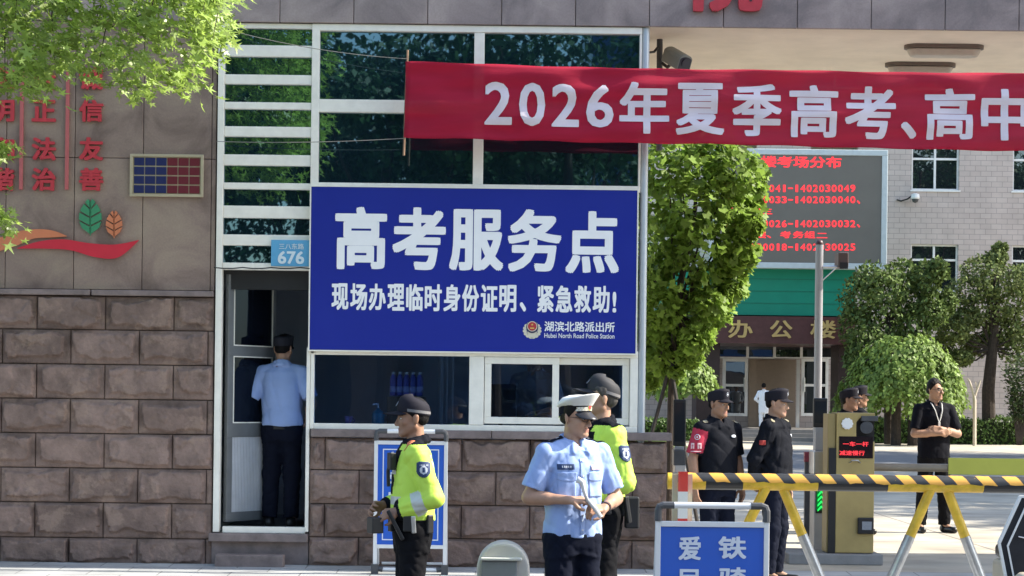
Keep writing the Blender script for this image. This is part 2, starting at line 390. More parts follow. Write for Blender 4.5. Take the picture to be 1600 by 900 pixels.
# -- string courses and sills
b = MB(); x = XL-.012
for i in range(6): b.box(x-1.09, x-.004, -.055, .03, 2.382, 2.432); x -= 1.1
b.build('string_course', M_ledge, gate, bev=.008)
zs1 = Z(673, 760); b = MB()
for a, c in ((XM+.01, -1.0), (-1.0, -.18), (-.18, .62), (.62, 1.43)): b.box(a+.002, c-.002, -.07, .27, zs1-.072, zs1-.001)
b.build('window_sill', M_ledge, gate, bev=.008)
b = MB(); b.box(XL-.03, XM-.004, -.075, .05, Z(846, 400), Z(833, 400)); b.build('door_sill', M_ledge, gate, bev=.008)
b = MB(); b.box(XL-.012, XM-.004, .0, .03, -.02, Z(846, 400)-.003); b.build('plinth', M_ledge, gate)
# -- fascia, canopy and soffit
b = MB(); p = 115.2; k = 0
for i in range(-8, 16):
    xa, xb = X(1014+p*i, 40), X(1014+p*(i+1), 40)
    for z0, z1 in ((ZF, ZF+1.12),): b.box(xa+.003, xb-.003, -.05, -.02, z0, z1)
b.build('fascia_panel', M_fascia, gate, bev=.004, seg=1)
b = MB(); b.box(-9, 13.2, -.019, 2.6, ZF+.31, 5.83); b.box(XR-.02, 13.2, -.019, 2.6, ZF+.02, ZF+.3)
b.build('roof', M_joint, gate)
b = MB(); b.box(XR+.01, 13.2, -.016, 2.6, ZF+.004, ZF+.018); b.build('soffit', M_soffit, gate)
b = MB(); b.box(XR-.022, XR+.0, .16, .5, .0, ZF+.29); b.box(XR-.022, XR, 2.3, 2.6, 0, ZF+.29); b.box(XR-.022, XR, 1.4, 2.3, 1.35, 2.75); b.box(XR-.022, XR, .5, 2.3, 0, 1.35); b.box(XR-.022, XR, .5, 2.3, 2.75, ZF+.29); b.build('inner_wall', M_soffit, gate)
b = MB(); b.box(9, 13.2, -.0, 2.6, -.02, ZF+.01); b.build('pillar', M_granite, gate)
# -- glazed front: the tall bay of louvre strips over the door
yf0, yf1 = -.025, .075
b = MB(); zt = ZF-.004; zh = Z(420, 410)
xa, xb = XL, XM+.03
bars = [38, 44.5, 71, 89, 117, 132, 160, 171, 198, 214, 242, 259, 286, 296, 322, 341, 367, 384, 411, 422]
xi0, xi1 = X(350, 230), X(486, 230)
for i in range(0, len(bars), 2): b.box(xi0+.001, xi1-.001, yf0+.012, yf1, Z(bars[i+1], 415)+(0 if i < len(bars)-2 else .0), Z(bars[i], 415) if i else zt)
b.box(xa, xi0, yf0, yf1, Z(831, 340), zt); b.box(xi1, X(498, 230), yf0, yf1, Z(553, 490), zt)
louv = b.build('window_frame', M_alu, gate, bev=.005)
b = MB()
for i in range(1, len(bars)-1, 2): b.box(xi0-.01, xi1+.01, .03, .036, Z(bars[i+1], 415), Z(bars[i], 415))
b.build('pane', M_tinted, louv)
# -- large upper windows
b = MB(); xw0, xw1 = X(498.5, 170), XR-.018
xm0, xm1 = X(740, 170), X(756, 170)
rows = [(Z(50, 640), Z(157, 640)), (Z(177, 640), Z(287, 640))]
b.box(xw0, xw1+.02, yf0, yf1, Z(50, 640), zt); b.box(xw0, xw1+.02, yf0, yf1, Z(177, 640), Z(157, 640)); b.box(xw0, xw1+.02, yf0, yf1, Z(297, 640), Z(287, 640))
for z1, z0 in rows:
    b.box(xm0, xm1, yf0+.005, yf1, z0+.001, z1-.001); b.box(xw1, xw1+.018, yf0, yf1, z0+.001, z1-.001)
upper = b.build('window_frame', M_alu, gate, bev=.005)
b = MB()
for z1, z0 in rows:
    b.box(xw0-.02, xm0+.01, .03, .036, z0-.01, z1+.01); b.box(xm1-.01, xw1+.005, .03, .036, z0-.01, z1+.01)
b.build('pane', M_tinted, upper)
b = MB(); b.box(XL, XR-.02, .10, .15, Z(297, 640)-.9, ZF); b.build('spandrel', M_black, gate)
# -- corner post
b = MB(); b.tube([(XR+.035, .02, 1.1), (XR+.035, .02, ZF-.002)], .036, 16); b.build('corner_post', M_post, gate, smooth=False)
# -- lower windows
zl0, zl1 = Z(673, 740), Z(546, 740)
b = MB(); xq = X(491, 600)
b.box(XM-.0, xq, yf0, yf1, zl0, zl1); b.box(xq, XR, yf0, yf1, zl0, Z(664, 740)); b.box(xq, XR, yf0, yf1, Z(557, 740), zl1)
xv0, xv1 = X(733, 610), X(756, 610)
b.box(xv0, xv1, yf0-.004, yf1, Z(664, 740), Z(557, 740)); b.box(X(984, 610), XR, yf0, yf1, Z(664, 740), Z(557, 740))
b.box(X(478, 700), XM-.003, yf0-.003, yf1, Z(831, 480), zl1)
lower = b.build('window_frame', M_alu, gate, bev=.005)
b = MB(); b.box(xq-.01, xv0+.01, .02, .026, Z(664, 740)-.01, Z(557, 740)+.01); b.build('pane', M_clear, lower)
sash = MB(); xs0, xs1, xs2 = X(757, 610), X(868, 610), X(983, 610)
sash.frame(xs0, xs1+.03, Z(663, 860), Z(559, 860), .06, -.012, .02); sash.frame(xs1-.03, xs2, Z(663, 860), Z(559, 860), .06, .023, .055)
sl_ = sash.build('sliding_sash', M_alu, gate, bev=.004)
b = MB(); b.box(xs0+.05, xs1-.02, .002, .007, Z(655, 860), Z(567, 860)); b.box(xs1+.02, xs2-.05, .036, .041, Z(655, 860), Z(567, 860)); b.build('pane', M_clear, sl_)
b = MB()  # side window added to let daylight brighten the room
for ya, yb_ in ((.502, 1.398),):
    b.box(XR-.07, XR-.03, ya, ya+.05, 1.352, 2.748); b.box(XR-.07, XR-.03, yb_-.05, yb_, 1.352, 2.748); b.box(XR-.07, XR-.03, ya+.05, yb_-.05, 1.352, 1.40); b.box(XR-.07, XR-.03, ya+.05, yb_-.05, 2.70, 2.748)
added_window = b.build('window_frame', M_alu, gate)
b = MB(); b.box(XR-.052, XR-.047, .54, 1.36, 1.39, 2.71); b.build('pane', M_clear, added_window)
# -- the open door leaf
b = MB(); fl = .66; zd0, zd1 = Z(817, 400), Z(428, 400); a = R(57)
hx, hy = XL+.09, .09
dirv = Vector((math.cos(a), math.sin(a), 0)); nrm = Vector((-math.sin(a), math.cos(a), 0))
def dbox(bm, s0, s1, z0, z1, t0, t1):
    o = Vector((hx, hy, 0)); vs = []
    for s in (s0, s1):
        for t in (t0, t1):
            for z in (z0, z1): vs.append(o+dirv*s+nrm*t+Vector((0, 0, z)))
    bm.add(vs, [(0, 1, 3, 2), (4, 6, 7, 5), (0, 4, 5, 1), (2, 3, 7, 6), (0, 2, 6, 4), (1, 5, 7, 3)])
rails = [zd0, zd0+.085, Z(684, 400), Z(662, 400), Z(556, 400), Z(540, 400), Z(443, 400), zd1]
for i in (0, 2, 4, 6): dbox(b, .0, fl, rails[i], rails[i+1], -.02, .02)
for i in (1, 3, 5): dbox(b, .0, .07, rails[i], rails[i+1], -.02, .02); dbox(b, fl-.05, fl, rails[i], rails[i+1], -.02, .02)
door = b.build('door', mat('dark_door_frame', (.17, .18, .185), .4, metal=.2, var=.1), gate, bev=.004)
b = MB()
for i in (3, 5): dbox(b, .06, fl-.04, rails[i]-.005, rails[i+1]+.005, -.003, .003)
b.build('pane', glass_mat('door_glass', (.004, .006, .012), .03), door)
b = MB(); n = 26
for i in range(n):
    s0 = .07+(fl-.12)*i/n; dbox(b, s0, s0+(fl-.12)/n*.62, rails[1], rails[2], -.012, .008)
dbox(b, .07, fl-.05, rails[1], rails[2], -.004, .004)
b.build('kick_panel', mat('ribbed_white_panel', (.55, .57, .60), .5, var=.08), door)
b = MB()
for i, (s0, s1, z0, z1) in enumerate(((.068, .078, rails[3], rails[4]), (fl-.058, fl-.048, rails[3], rails[4]), (.068, .078, rails[5], rails[6]), (fl-.058, fl-.048, rails[5], rails[6]), (.078, fl-.058, rails[3], rails[3]+.01), (.078, fl-.058, rails[4]-.01, rails[4]), (.078, fl-.058, rails[5], rails[5]+.01), (.078, fl-.058, rails[6]-.01, rails[6]))):
    dbox(b, s0, s1, z0, z1, -.026, -.0205)
b.build('glazing_bead', M_alu, door)
b = MB(); dbox(b, fl-.04, fl-.02, Z(650, 400), Z(632, 400), -.05, -.02); b.build('handle', M_steel, door, bev=.004)
b = MB(); b.box(X(348, 825), X(477, 825), -.02, .06, Z(833, 410)+.001, Z(823, 410)); b.build('threshold', M_alu, gate, bev=.004)
# red calligraphic characters on the fascia (only their feet are in the photograph)
b = MB(); text_px(b, '院', (1083, -92, 1192, 19), 17.93, .04, 0, -.098, .045)
o = b.build('fascia_lettering', M_red, None); tag(o, 'big red raised character on the granite fascia above the gate, only its feet in view', 'lettering')
# stone step under the door
b = MB(); b.box(X(341, 875), X(447, 875), -.22, -.078, -.03, Z(864, 395)); o = b.build('door_step', M_ledge, None, bev=.012); tag(o, 'small grey stone block step on the pavement under the gatehouse door', 'step')
# ================================================================== signs and lettering on the gatehouse
M_blue = mat('blue_sign_face', srgb(14, 36, 142), .32, var=.03, vs=2, spec=.5, rvar=.08)
M_blue2 = mat('blue_board_face', srgb(40, 92, 190), .22, var=.04, vs=3, spec=.55)
M_gold = mat('gold_lettering', (.55, .40, .16), .4, metal=.3, var=.1)
def rect_px(x0, y0, x1, y1, d):
    c = P((x0+x1)/2, (y0+y1)/2, d); w = (x1-x0)*d/F/2; h = (y1-y0)*d/F/2
    return c.x-w, c.x+w, c.z-h, c.z+h
# -- the big blue service point sign
D = 17.93; x0, x1, z0, z1 = rect_px(485, 294.5, 994.5, 549.5, D); ys = D+CAMY
t = thing('sign_board', 'large blue sign with big white characters across the gatehouse windows', 'sign', ((x0+x1)/2, 0, z0))
MB().box(x0, x1, ys, -.027, z0, z1).build('panel', M_blue, t, bev=.004)
b = MB(); b.frame(x0-.012, x1+.012, z0-.012, z1+.012, .0115, ys-.004, -.027); b.build('frame', M_alu, t)
b = MB(); yt = ys-.0025
for ch, r in zip('高考服务点', ((523.5, 323, 604.5, 421), (613, 324, 696.5, 422), (702, 327, 787, 423), (793, 327, 877.5, 425), (883.5, 330, 967.5, 427.5))): text_px(b, ch, r, D, .036, y=yt)
r0 = (517, 442, 811, 488)
for i, ch in enumerate('现场办理临时身份证明'):
    xa = 517.5+i*29.12; text_px(b, ch, (xa+.6, 442.5+i*.3, xa+27.2, 484.5+i*.35), D, .034, y=yt)
text_px(b, '、', (812, 472, 822, 487), D, .04, y=yt)
for i, ch in enumerate('紧急救助'):
    xa = 838.5+i*29.0; text_px(b, ch, (xa+.6, 446+i*.2, xa+27, 488+i*.25), D, .034, y=yt)
text_px(b, '!', (957, 456, 963, 488.5), D, .03, y=yt)
text_px(b, '湖滨北路派出所', (850.5, 502.5, 960.5, 518.5), D, .022, y=yt)
text_px(b, 'Hubei North Road Police Station', (850.5, 521, 960, 528.5), D, .012, y=yt)
b.build('lettering', M_vinyl, t)
# emblem: cream wreath, dark shield ring and red disc with gold star
b = MB(); c = P(831.5, 513, D); s = D/F
def disc(mb, cx, cz, rx, rz, y, mi, n=28, a0=0, a1=2*math.pi):
    vs = [(cx+rx*math.cos(a0+(a1-a0)*i/n), y, cz+rz*math.sin(a0+(a1-a0)*i/n)) for i in range(n)]
    mb.add(vs, [tuple(range(n))], mi)
def star(mb, cx, cz, r, y, mi):
    vs = [(cx+(r if i % 2 == 0 else r*.4)*math.sin(math.pi*i/5), y, cz+(r if i % 2 == 0 else r*.4)*math.cos(math.pi*i/5)) for i in range(10)]
    mb.add(vs+[(cx, y, cz)], [(i, (i+1) % 10, 10) for i in range(10)], mi)
for sg in (-1, 1):
    for k in range(7):
        a = R(-80+k*24); q = 11.5*s
        ex, ez = c.x+sg*math.cos(a)*q, c.z-3*s+math.sin(a)*q*.95
        disc(b, ex, ez, 3.4*s, 2.6*s, yt-.0005*k, 0, 10)
disc(b, c.x, c.z-8*s, 8*s, 6*s, yt-.001, 0)
disc(b, c.x, c.z+2*s, 9.4*s, 9.6*s, yt-.0045, 1); disc(b, c.x, c.z+3*s, 8*s, 8*s, yt-.0055, 0); disc(b, c.x, c.z+3*s, 6.8*s, 6.8*s, yt-.0065, 2)
star(b, c.x, c.z+5.8*s, 2.2*s, yt-.0075, 3); b.box(c.x-3.2*s, c.x+3.2*s, yt-.008, yt-.0066, c.z-.8*s, c.z+1.2*s, 3)
b.build('emblem', [mat('cream_print', (.68, .64, .50), .5, var=0), mat('navy_print', (.02, .025, .07), .5, var=0), mat('red_print', (.45, .04, .05), .5, var=0), mat('yellow_print', (.7, .5, .12), .5, var=0)], t)
# -- house number plate
D = 17.955; x0, x1, z0, z1 = rect_px(423.5, 375, 484, 416, D); ys = D+CAMY
t = thing('number_plate', 'light blue house number plate 676 fixed over the gatehouse door', 'house number', ((x0+x1)/2, -.03, z0))
MB().box(x0, x1, ys, -.0255, z0, z1).build('plate', mat('light_blue_enamel', srgb(95, 165, 205), .35, var=.06, vs=14), t, bev=.003)
M_num = mat('pale_blue_white', (.66, .76, .80), .5, var=0); b = MB(); text_px(b, '676', (434, 392.5, 475.5, 412.5), D, .03, y=ys-.002); b.build('house_number', M_num, t); b = MB(); text_px(b, '三八东路', (436, 380.5, 475, 389.5), D, .01, y=ys-.002)
b.build('street_name', M_num, t)
# -- slogan characters on the left wall
t = thing('slogan_lettering', 'columns of raised red slogan characters divided by thin red lines on the left granite wall', 'lettering', (X(95, 300), 0, Z(297, 95)))
cols = [(123.5, '诚信友善'), (49.5, '公正法治'), (-15.5, '文明和谐')]
for cx, st in cols:
    for ch, (ya, yb) in zip(st, ((103, 140), (156, 190), (214.5, 250.5), (262, 298))):
        b = MB(); text_px(b, ch, (cx, ya, cx+37.5, yb), 17.975, .034, y=-.026, thick=.022); b.build('character', M_red, t)
for xp, ya in ((33.2, 100), (104.8, 90)):
    x0, x1, z0, z1 = rect_px(xp-2.6, ya, xp+2.6, 296, 17.97); MB().box(x0, x1, -.026, -.003, z0, z1).build('divider_line', mat('faded_red_strip', (.46, .12, .12), .5, var=.1), t)
# -- ribbons and ears of wheat under the slogan
def smooth_poly(pts, n=6):
    out = []; k = len(pts)
    for i in range(k):
        p0, p1, p2, p3 = (Vector((*pts[(i+j-1) % k], 0)) for j in range(4))
        for q in range(n):
            u = q/n; v = .5*((2*p1)+(-p0+p2)*u+(2*p0-5*p1+4*p2-p3)*u*u+(-p0+3*p1-3*p2+p3)*u**3); out.append((v.x, v.y))
    return out
def poly_px(mb, pts, d, y0, y1, mi=0): mb.prism([(P(a, c_, d).x, P(a, c_, d).z) for a, c_ in pts], y0, y1, mi)
def strip_px(mb, top, bot, y0, y1, n=40):
    def cr(pts, u):
        f = u*(len(pts)-1); i = min(int(f), len(pts)-2); u = f-i
        q = [Vector((*pts[max(0, min(len(pts)-1, i+j-1))], 0)) for j in range(4)]
        return .5*((2*q[1])+(-q[0]+q[2])*u+(2*q[0]-5*q[1]+4*q[2]-q[3])*u*u+(-q[0]+3*q[1]-3*q[2]+q[3])*u**3)
    A = [cr(top, i/n) for i in range(n+1)]; B = [cr(bot, i/n) for i in range(n+1)]
    vs = []
    for y in (y0, y1):
        for q in A+B: w = P(q.x, q.y, 18+y); vs.append((w.x, y, w.z))
    m = n+1; fs = []
    for i in range(n): fs += [(i, i+1, m+i+1, m+i), (2*m+i, 3*m+i, 3*m+i+1, 2*m+i+1), (i, 2*m+i, 2*m+i+1, i+1), (m+i, m+i+1, 3*m+i+1, 3*m+i)]
    fs += [(0, m, 3*m, 2*m), (n, 2*m+n, 3*m+n, m+n)]
    mb.add(vs, fs)
t = thing('ribbon_emblem', 'orange and red wavy ribbon emblem mounted low on the granite wall', 'emblem', (X(100, 385), 0, Z(404, 100)))
b = MB(); strip_px(b, [(-30, 372), (0, 371), (30, 361), (62, 358), (85, 361), (104, 368.5)], [(-30, 400), (0, 392), (25, 384), (52, 373), (80, 371), (104, 369.5)], -.020, -.003); b.build('ribbon', mat('orange_paint', srgb(205, 125, 88), .5, var=.06), t)
b = MB(); strip_px(b, [(27, 387.5), (62, 377), (100, 374), (140, 380), (180, 382), (217, 375)], [(27, 388.5), (70, 388.5), (110, 391), (150, 402), (185, 402), (217, 376)], -.024, -.0035); b.build('ribbon', mat('crimson_paint', srgb(200, 45, 62), .5, var=.06), t)
def wheat(mb, cx, cy, w, h):
    for sgn in (-1, 1):
        for k in range(4):
            f0, f1 = k/4, (k+.8)/4
            def prof(f): return w/2*math.sin(math.pi*(.10+.86*f))**.8
            def at(f, s): return (cx+sgn*(1.2+(prof(f)-1.2)*s), cy+h/2-h*f)
            sk = .16
            poly_px(mb, [at(f0, 0), at(f1, 0), at(min(1, f1+sk), 1), at(min(1, f0+sk), 1)], 17.98, -.020, -.003)
    poly_px(mb, [(cx-.5, cy+h/2+3), (cx-.5, cy-h/2+4), (cx+.5, cy-h/2+4), (cx+.5, cy+h/2+3)], 17.98, -.017, -.003)
b = MB(); wheat(b, 141, 338, 36, 54); tag(b.build('wheat_emblem', mat('green_paint', srgb(62, 138, 98), .5, var=.06)), 'green ear of wheat emblem on the granite wall above the red ribbon', 'emblem')
b = MB(); wheat(b, 178, 349, 26, 40); tag(b.build('wheat_emblem', MATS['orange_paint']), 'small orange ear of wheat emblem beside the green one', 'emblem')
# -- plaque of blue and red name plates
x0, x1, z0, z1 = rect_px(204, 242, 317, 306.5, 17.97)
t = thing('notice_plaque', 'gold framed plaque of blue and dark red plates on the granite wall', 'plaque', ((x0+x1)/2, 0, z0))
MB().box(x0, x1, -.018, -.001, z0, z1).build('backing', mat('pale_gold_metal', (.50, .43, .30), .4, metal=.3, var=.1), t)
b = MB(); b.frame(x0-.006, x1+.006, z0-.006, z1+.006, .024, -.034, -.0185); b.build('frame', MATS['pale_gold_metal'], t, bev=.003)
w = (x1-x0-.05)/6; h = (z1-z0-.04)/4
for ci in range(6):
    for ri in range(4):
        xa = x0+.025+ci*w; za = z0+.02+ri*h
        MB().box(xa+.004, xa+w-.004, -.026, -.0182, za+.006, za+h-.006).build('plate', mat('navy_plate', (.018, .025, .10), .35, var=.08) if ci < 3 else mat('maroon_plate', (.14, .018, .03), .35, var=.08), t, bev=.002, seg=1)

# -- red banner hung across the gate, its stick and the cords that hold it
def yban(x, z):
    return 17.62+CAMY+.016*np.sin(x*2.3)+.013*np.sin(z*17+x*1.9+.8*np.sin(x*3.1))+.008*np.sin(z*33-x*3.3)+.007*np.sin(x*9+z*12)
def ztop(px): return 97+(px-634)*.0165+(px-634)*(px-1700)*-.0000125*1.0
def zbot(px): return 215.5+(px-634)*.0215
t = thing('banner', 'long red cloth banner with white characters hung across the gate', 'banner', (X(1100, 170), -.38, Z(230, 1100)))
n, k = 150, 24; Vv = []
for i in range(n+1):
    px = 634+(1960-634)*i/n
    for j in range(k+1):
        f = j/k; a = P(px, ztop(px), 17.62); c = P(px-f*3, zbot(px), 17.62)
        x = a.x+(c.x-a.x)*f; z = a.z+(c.z-a.z)*f+.004*math.sin(px*.05+f*3)*(1 if j in (0, k) else 0)
        Vv.append((x, yban(x, z), z))
idx = np.arange((n+1)*(k+1)).reshape(n+1, k+1)
Q = np.stack([idx[:-1, :-1], idx[1:, :-1], idx[1:, 1:], idx[:-1, 1:]], -1).reshape(-1, 4)
M_cloth = mat('crimson_banner_cloth', srgb(180, 20, 58), .75, var=.10, vs=3, bump=.25, bs=9, trans=.22, stretch=(.6, 1, 3))
_t = M_cloth.node_tree; _o = _t.nodes['Material Output']; _s = _o.inputs[0].links[0].from_socket; _x = nd(_t, 'ShaderNodeMixShader'); _x.inputs[0].default_value = .13; _tp = nd(_t, 'ShaderNodeBsdfTransparent')
_t.links.new(_s, _x.inputs[1]); _t.links.new(_tp.outputs[0], _x.inputs[2]); _t.links.new(_x.outputs[0], _o.inputs[0])
o = link('cloth', np_mesh('cloth', np.array(Vv), Q), t, M_cloth, True); sm = o.modifiers.new('solid', 'SOLIDIFY'); sm.thickness = .002
b = MB()
for ch, r in (('2', (757, 128, 800, 195)), ('0', (811, 129, 852, 197)), ('2', (862, 131, 905, 198)), ('6', (916, 132, 959, 199)), ('年', (968, 128, 1046, 209)), ('夏', (1056, 130, 1132, 211)), ('季', (1144, 131, 1221, 213)), ('高', (1233, 133, 1310, 215)), ('考', (1320, 135, 1400, 217)), ('、', (1408, 190, 1433, 216)), ('高', (1446, 138, 1523, 218)), ('中', (1533, 139, 1606, 220))):
    text_px(b, ch, r, 17.61, .030 if ch not in '2026' else .022)
o = b.build('lettering', mat('white_banner_print', (.78, .70, .76), .7, var=.05, trans=.15), t)
import bmesh
bm = bmesh.new(); bm.from_mesh(o.data); bmesh.ops.triangulate(bm, faces=bm.faces)
for _ in range(4):
    long = [e for e in bm.edges if e.calc_length() > .05]
    if not long: break
    bmesh.ops.subdivide_edges(bm, edges=long, cuts=1); bmesh.ops.triangulate(bm, faces=[f for f in bm.faces if len(f.verts) > 3])
oo = org(o)
for v in bm.verts: v.co.y = float(yban(v.co.x+oo.x, v.co.z+oo.z))-.007-oo.y+(v.co.y+oo.y-(17.61+CAMY))
bm.to_mesh(o.data); bm.free()
b = MB(); b.tube([P(637, 78, 17.64), P(634, 150, 17.65), P(631, 243, 17.64)], .010, 8); b.build('stick', mat('old_wood', (.24, .15, .10), .8, var=.25, vs=20), t)
def cord(p, q, sag, r=.004, n=14):
    pts = []
    for i in range(n+1):
        f = i/n; v = p.lerp(q, f); v.z -= sag*4*f*(1-f); pts.append(v)
    return MB().tube(pts, r, 6)
M_cord = mat('grey_cord', (.22, .21, .19), .8, var=.1); M_cable = mat('black_cable', (.02, .02, .02), .6, var=0)
b = cord(P(338, 221, 17.9), P(634, 216, 17.63), .02, .0035); b.build('cord', M_cord, t)
b = cord(P(346, 44, 17.9), P(637, 92, 17.62), .045, .0035); b.build('cord', M_cord, t)
# cable along the door head
pts = [P(334+i*15, 418.5+(.9 if i % 3 else -.6)+i*.02, 17.93) for i in range(11)]
tag(MB().tube(pts, .006, 6).build('cable', M_cable), 'thin black cable tied along the head of the gatehouse door', 'cable')
# -- security camera by the gate, on its bracket
t = thing('security_camera', 'grey bullet security camera on a black post under the canopy', 'security camera', tuple(P(1062, 112, 18.4)))
b = MB(); b.tube([P(1031, 40, 18.6), P(1030, 235, 18.6)], .028, 12); b.box(X(1030, 50, 18.6)-.05, X(1030, 50, 18.6)+.06, .57, .63, Z(47, 1030, 18.6), Z(44, 1030, 18.6)+.01); b.build('post', M_dgrey, t)
b = MB(); b.tube([P(1035, 99, 18.55), P(1043, 105, 18.5), P(1050, 98, 18.45)], .017, 8); b.tube([P(1014, 82, 18.4), P(1022, 81, 18.5), P(1028, 74, 18.55)], .012, 6); b.build('bracket', M_black, t)
hd = Vector((.42, -.74, -.40)).normalized(); cc = P(1060, 92, 18.35)
sd = hd.cross(Vector((0, 0, 1))).normalized(); uu = sd.cross(hd)
def orient_box(mb, c, h, w, ht, l0, l1, bulge=0., mi=0, n=8):
    pr = [(-w, -ht)]+[(-w*math.cos(math.pi*i/n), ht*.35+bulge*math.sin(math.pi*i/n)) for i in range(n+1)]+[(w, -ht)]
    vs = [c+h*l+sd*p_+uu*q_ for l in (l0, l1) for p_, q_ in pr]; m = len(pr)
    mb.add(vs, [tuple(range(m)), tuple(range(2*m-1, m-1, -1))]+[(i, m+i, m+(i+1) % m, (i+1) % m) for i in range(m)], mi)
b = MB(); orient_box(b, cc, hd, .072, .072, -.16, .12, .045); b.build('housing', mat('grey_camera_housing', (.20, .21, .19), .4, var=.06), t, bev=.006)
b = MB(); orient_box(b, cc, hd, .062, .062, .1205, .124, .03); b.cyl(cc+hd*.12, cc+hd*.135, .04, 20); b.build('lens', mat('dark_lens', (.012, .008, .02), .12, var=0), t)
# -- ceiling lights
for i, (xa, xb, ya, yb, dd, lab) in enumerate(((1413, 1537, 53, 76, 18.75, 'long oval ceiling light on the canopy soffit, nearer the granite fascia'), (1383, 1493, 96, 117, 19.75, 'long oval ceiling light on the canopy soffit, nearer the red banner'))):
    zc = ZF+.004; xa, xb = X(xa, ya, dd), X(xb, ya, dd); yc = dd+CAMY
    t = thing('ceiling_light', lab, 'ceiling light', ((xa+xb)/2, yc, zc), 'ceiling lights under the canopy')
    def pill(mb, k, z0_, z1_, x0_, x1_, hw):
        n = 10; pr = [(x1_-hw+hw*math.cos(a_), hw*math.sin(a_)) for a_ in np.linspace(-math.pi/2, math.pi/2, n)]+[(x0_+hw-hw*math.cos(a_), -hw*math.sin(a_)) for a_ in np.linspace(-math.pi/2, math.pi/2, n)]
        m = len(pr); vs = [(x, yc+y, z0_) for x, y in pr]+[((x-(x0_+x1_)/2)*k+(x0_+x1_)/2, yc+y*k, z1_) for x, y in pr]
        mb.add(vs, [tuple(range(m)), tuple(range(2*m-1, m-1, -1))]+[(i_, m+i_, m+(i_+1) % m, (i_+1) % m) for i_ in range(m)])
    b = MB(); pill(b, 1, zc, zc-.035, xa, xb, .11); b.build('base', mat('brown_lamp_base', (.16, .13, .11), .5, var=.1), t)
    b = MB(); pill(b, .9, zc-.036, zc-.105, xa+.02, xb-.02, .095); b.build('diffuser', mat('yellowed_diffuser', (.50, .46, .40), .35, var=.1), t, bev=.015, seg=3)

# ================================================================== A-frame boards
def a_board(name, label, px0, px1, ytop, ypanel, yb_panel, d, zg, face, txt, inset=True, lean=.0):
    xa, xb = X(px0, ypanel, d), X(px1, ypanel, d); ztp = Z(ytop, (px0+px1)/2, d); zp = Z(ypanel, (px0+px1)/2, d); yy = d+CAMY
    zpb = Z(yb_panel, (px0+px1)/2, d) if yb_panel else zg+.1
    t = thing(name, label, 'sign board', ((xa+xb)/2, yy, zg), 'blue folding sign boards'); r = .016
    b = MB()
    for x in (xa+r, xb-r): b.box(x-r, x+r, yy-.012, yy+.014, zg+.07, zp)
    b.box(xa+2*r, xb-2*r, yy-.014, yy+.012, zp-2*r, zp); b.box(xa+2*r, xb-2*r, yy-.014, yy+.012, zpb, zpb+2*r)
    for x in (xa+r, xb-r): b.tube([(x, yy+.03, ztp-.06), (x, yy+.42, zg+.05)], .013, 8)
    b.tube([(xa+.05, yy+.41, zg+.06), (xb-.05, yy+.41, zg+.06)], .013, 8)
    b.tube([(xa+.09, yy, ztp), (xb-.09, yy, ztp)], .019, 12); b.tube([(xa+.06, yy, zg+.04), (xb-.06, yy, zg+.04)], .016, 10)
    b.build('frame', mat('white_aluminium_frame', (.74, .75, .76), .3, metal=.15, var=.04), t, bev=.003)
    for x, sg in ((xa+r, 1), (xb-r, -1)):
        b = MB(); b.tube([(x, yy, zp+.001), (x, yy, ztp-.03), (x+sg*.008, yy, ztp-.008), (x+sg*.03, yy, ztp), (x+sg*.095, yy, ztp)], .022, 10); b.build('corner_joint', M_dgrey, t)
        b = MB(); b.box(x-.03, x+.03, yy-.03, yy+.03, zg, zg+.085); b.tube([(x, yy, zg+.05), (x+sg*.07, yy, zg+.04)], .024, 8); b.build('foot', M_dgrey, t)
    MB().box(xa+2*r, xb-2*r, yy-.003, yy+.003, zpb+2*r, zp-2*r).build('panel', face, t)
    b = MB()
    if inset:
        f0, f1, g0, g1 = xa+.075, xb-.075, zpb+.07, zp-.07; b.frame(f0, f1, g0, g1, .009, yy-.006, yy-.004); b.build('border_line', mat('pale_board_lettering', (.66, .70, .78), .5, var=.03), t); b = MB()
    for ch, rc, bo in txt: text_px(b, ch, rc, d, bo, y=yy-.0065)
    b.build('lettering', mat('pale_board_lettering', (.66, .70, .78), .5, var=.03), t)
    return t
a_board('folding_sign', 'tall blue folding sign board behind the officer in a dark cap, by the stone wall', 585, 700, 674, 689, 857, 17.4, -.02, M_blue2,
        [('护', (607, 706, 635, 732), .03), ('学', (607, 737, 635, 763), .03), ('岗', (607, 768, 635, 794), .03)])
a_board('folding_sign', 'large blue folding sign board in front of the striped barrier', 1024, 1202, 790, 815, 1085, 12.0, -.26, M_blue2,
        [('爱', (1060, 838, 1095, 875), .03), ('民', (1060, 889, 1095, 926), .03), ('铁', (1122, 838, 1166, 873), .03), ('骑', (1122, 886, 1166, 923), .03)], inset=False)

# ================================================================== barrier, posts and machines at the gate
M_yel = mat('yellow_barrier_paint', (.62, .40, .035), .42, var=.22, vs=11, coat=.1, rvar=.15); M_blk = mat('black_barrier_paint', (.022, .022, .024), .4, var=.1, coat=.2)
M_orange = mat('orange_warning_tape', (.80, .33, .03), .4, var=.08, vs=14)
D = 15.5; yy = D+CAMY; rb = .064; zc = P(1300, 754.5, D).z; zg = -.085
t = thing('road_barrier', 'yellow and black striped pipe barrier on splayed legs across the gate', 'barrier', (X(1330, 754, D), yy, zg))
segs = [(1043, 1102, 0), (1102, 1160, 1), (1160, 1277, 0), (1277, 1386, 1), (1386, 1535, 0), (1535, 1640, 1), (1640, 1760, 0), (1760, 1850, 1)]
b = MB()
for xa, xb, mi in segs: b.cyl((X(xa, 754, D), yy, zc), (X(xb, 754, D)-.0005, yy, zc), rb, 28, mi)
b.build('rail', [M_yel, M_blk], t)
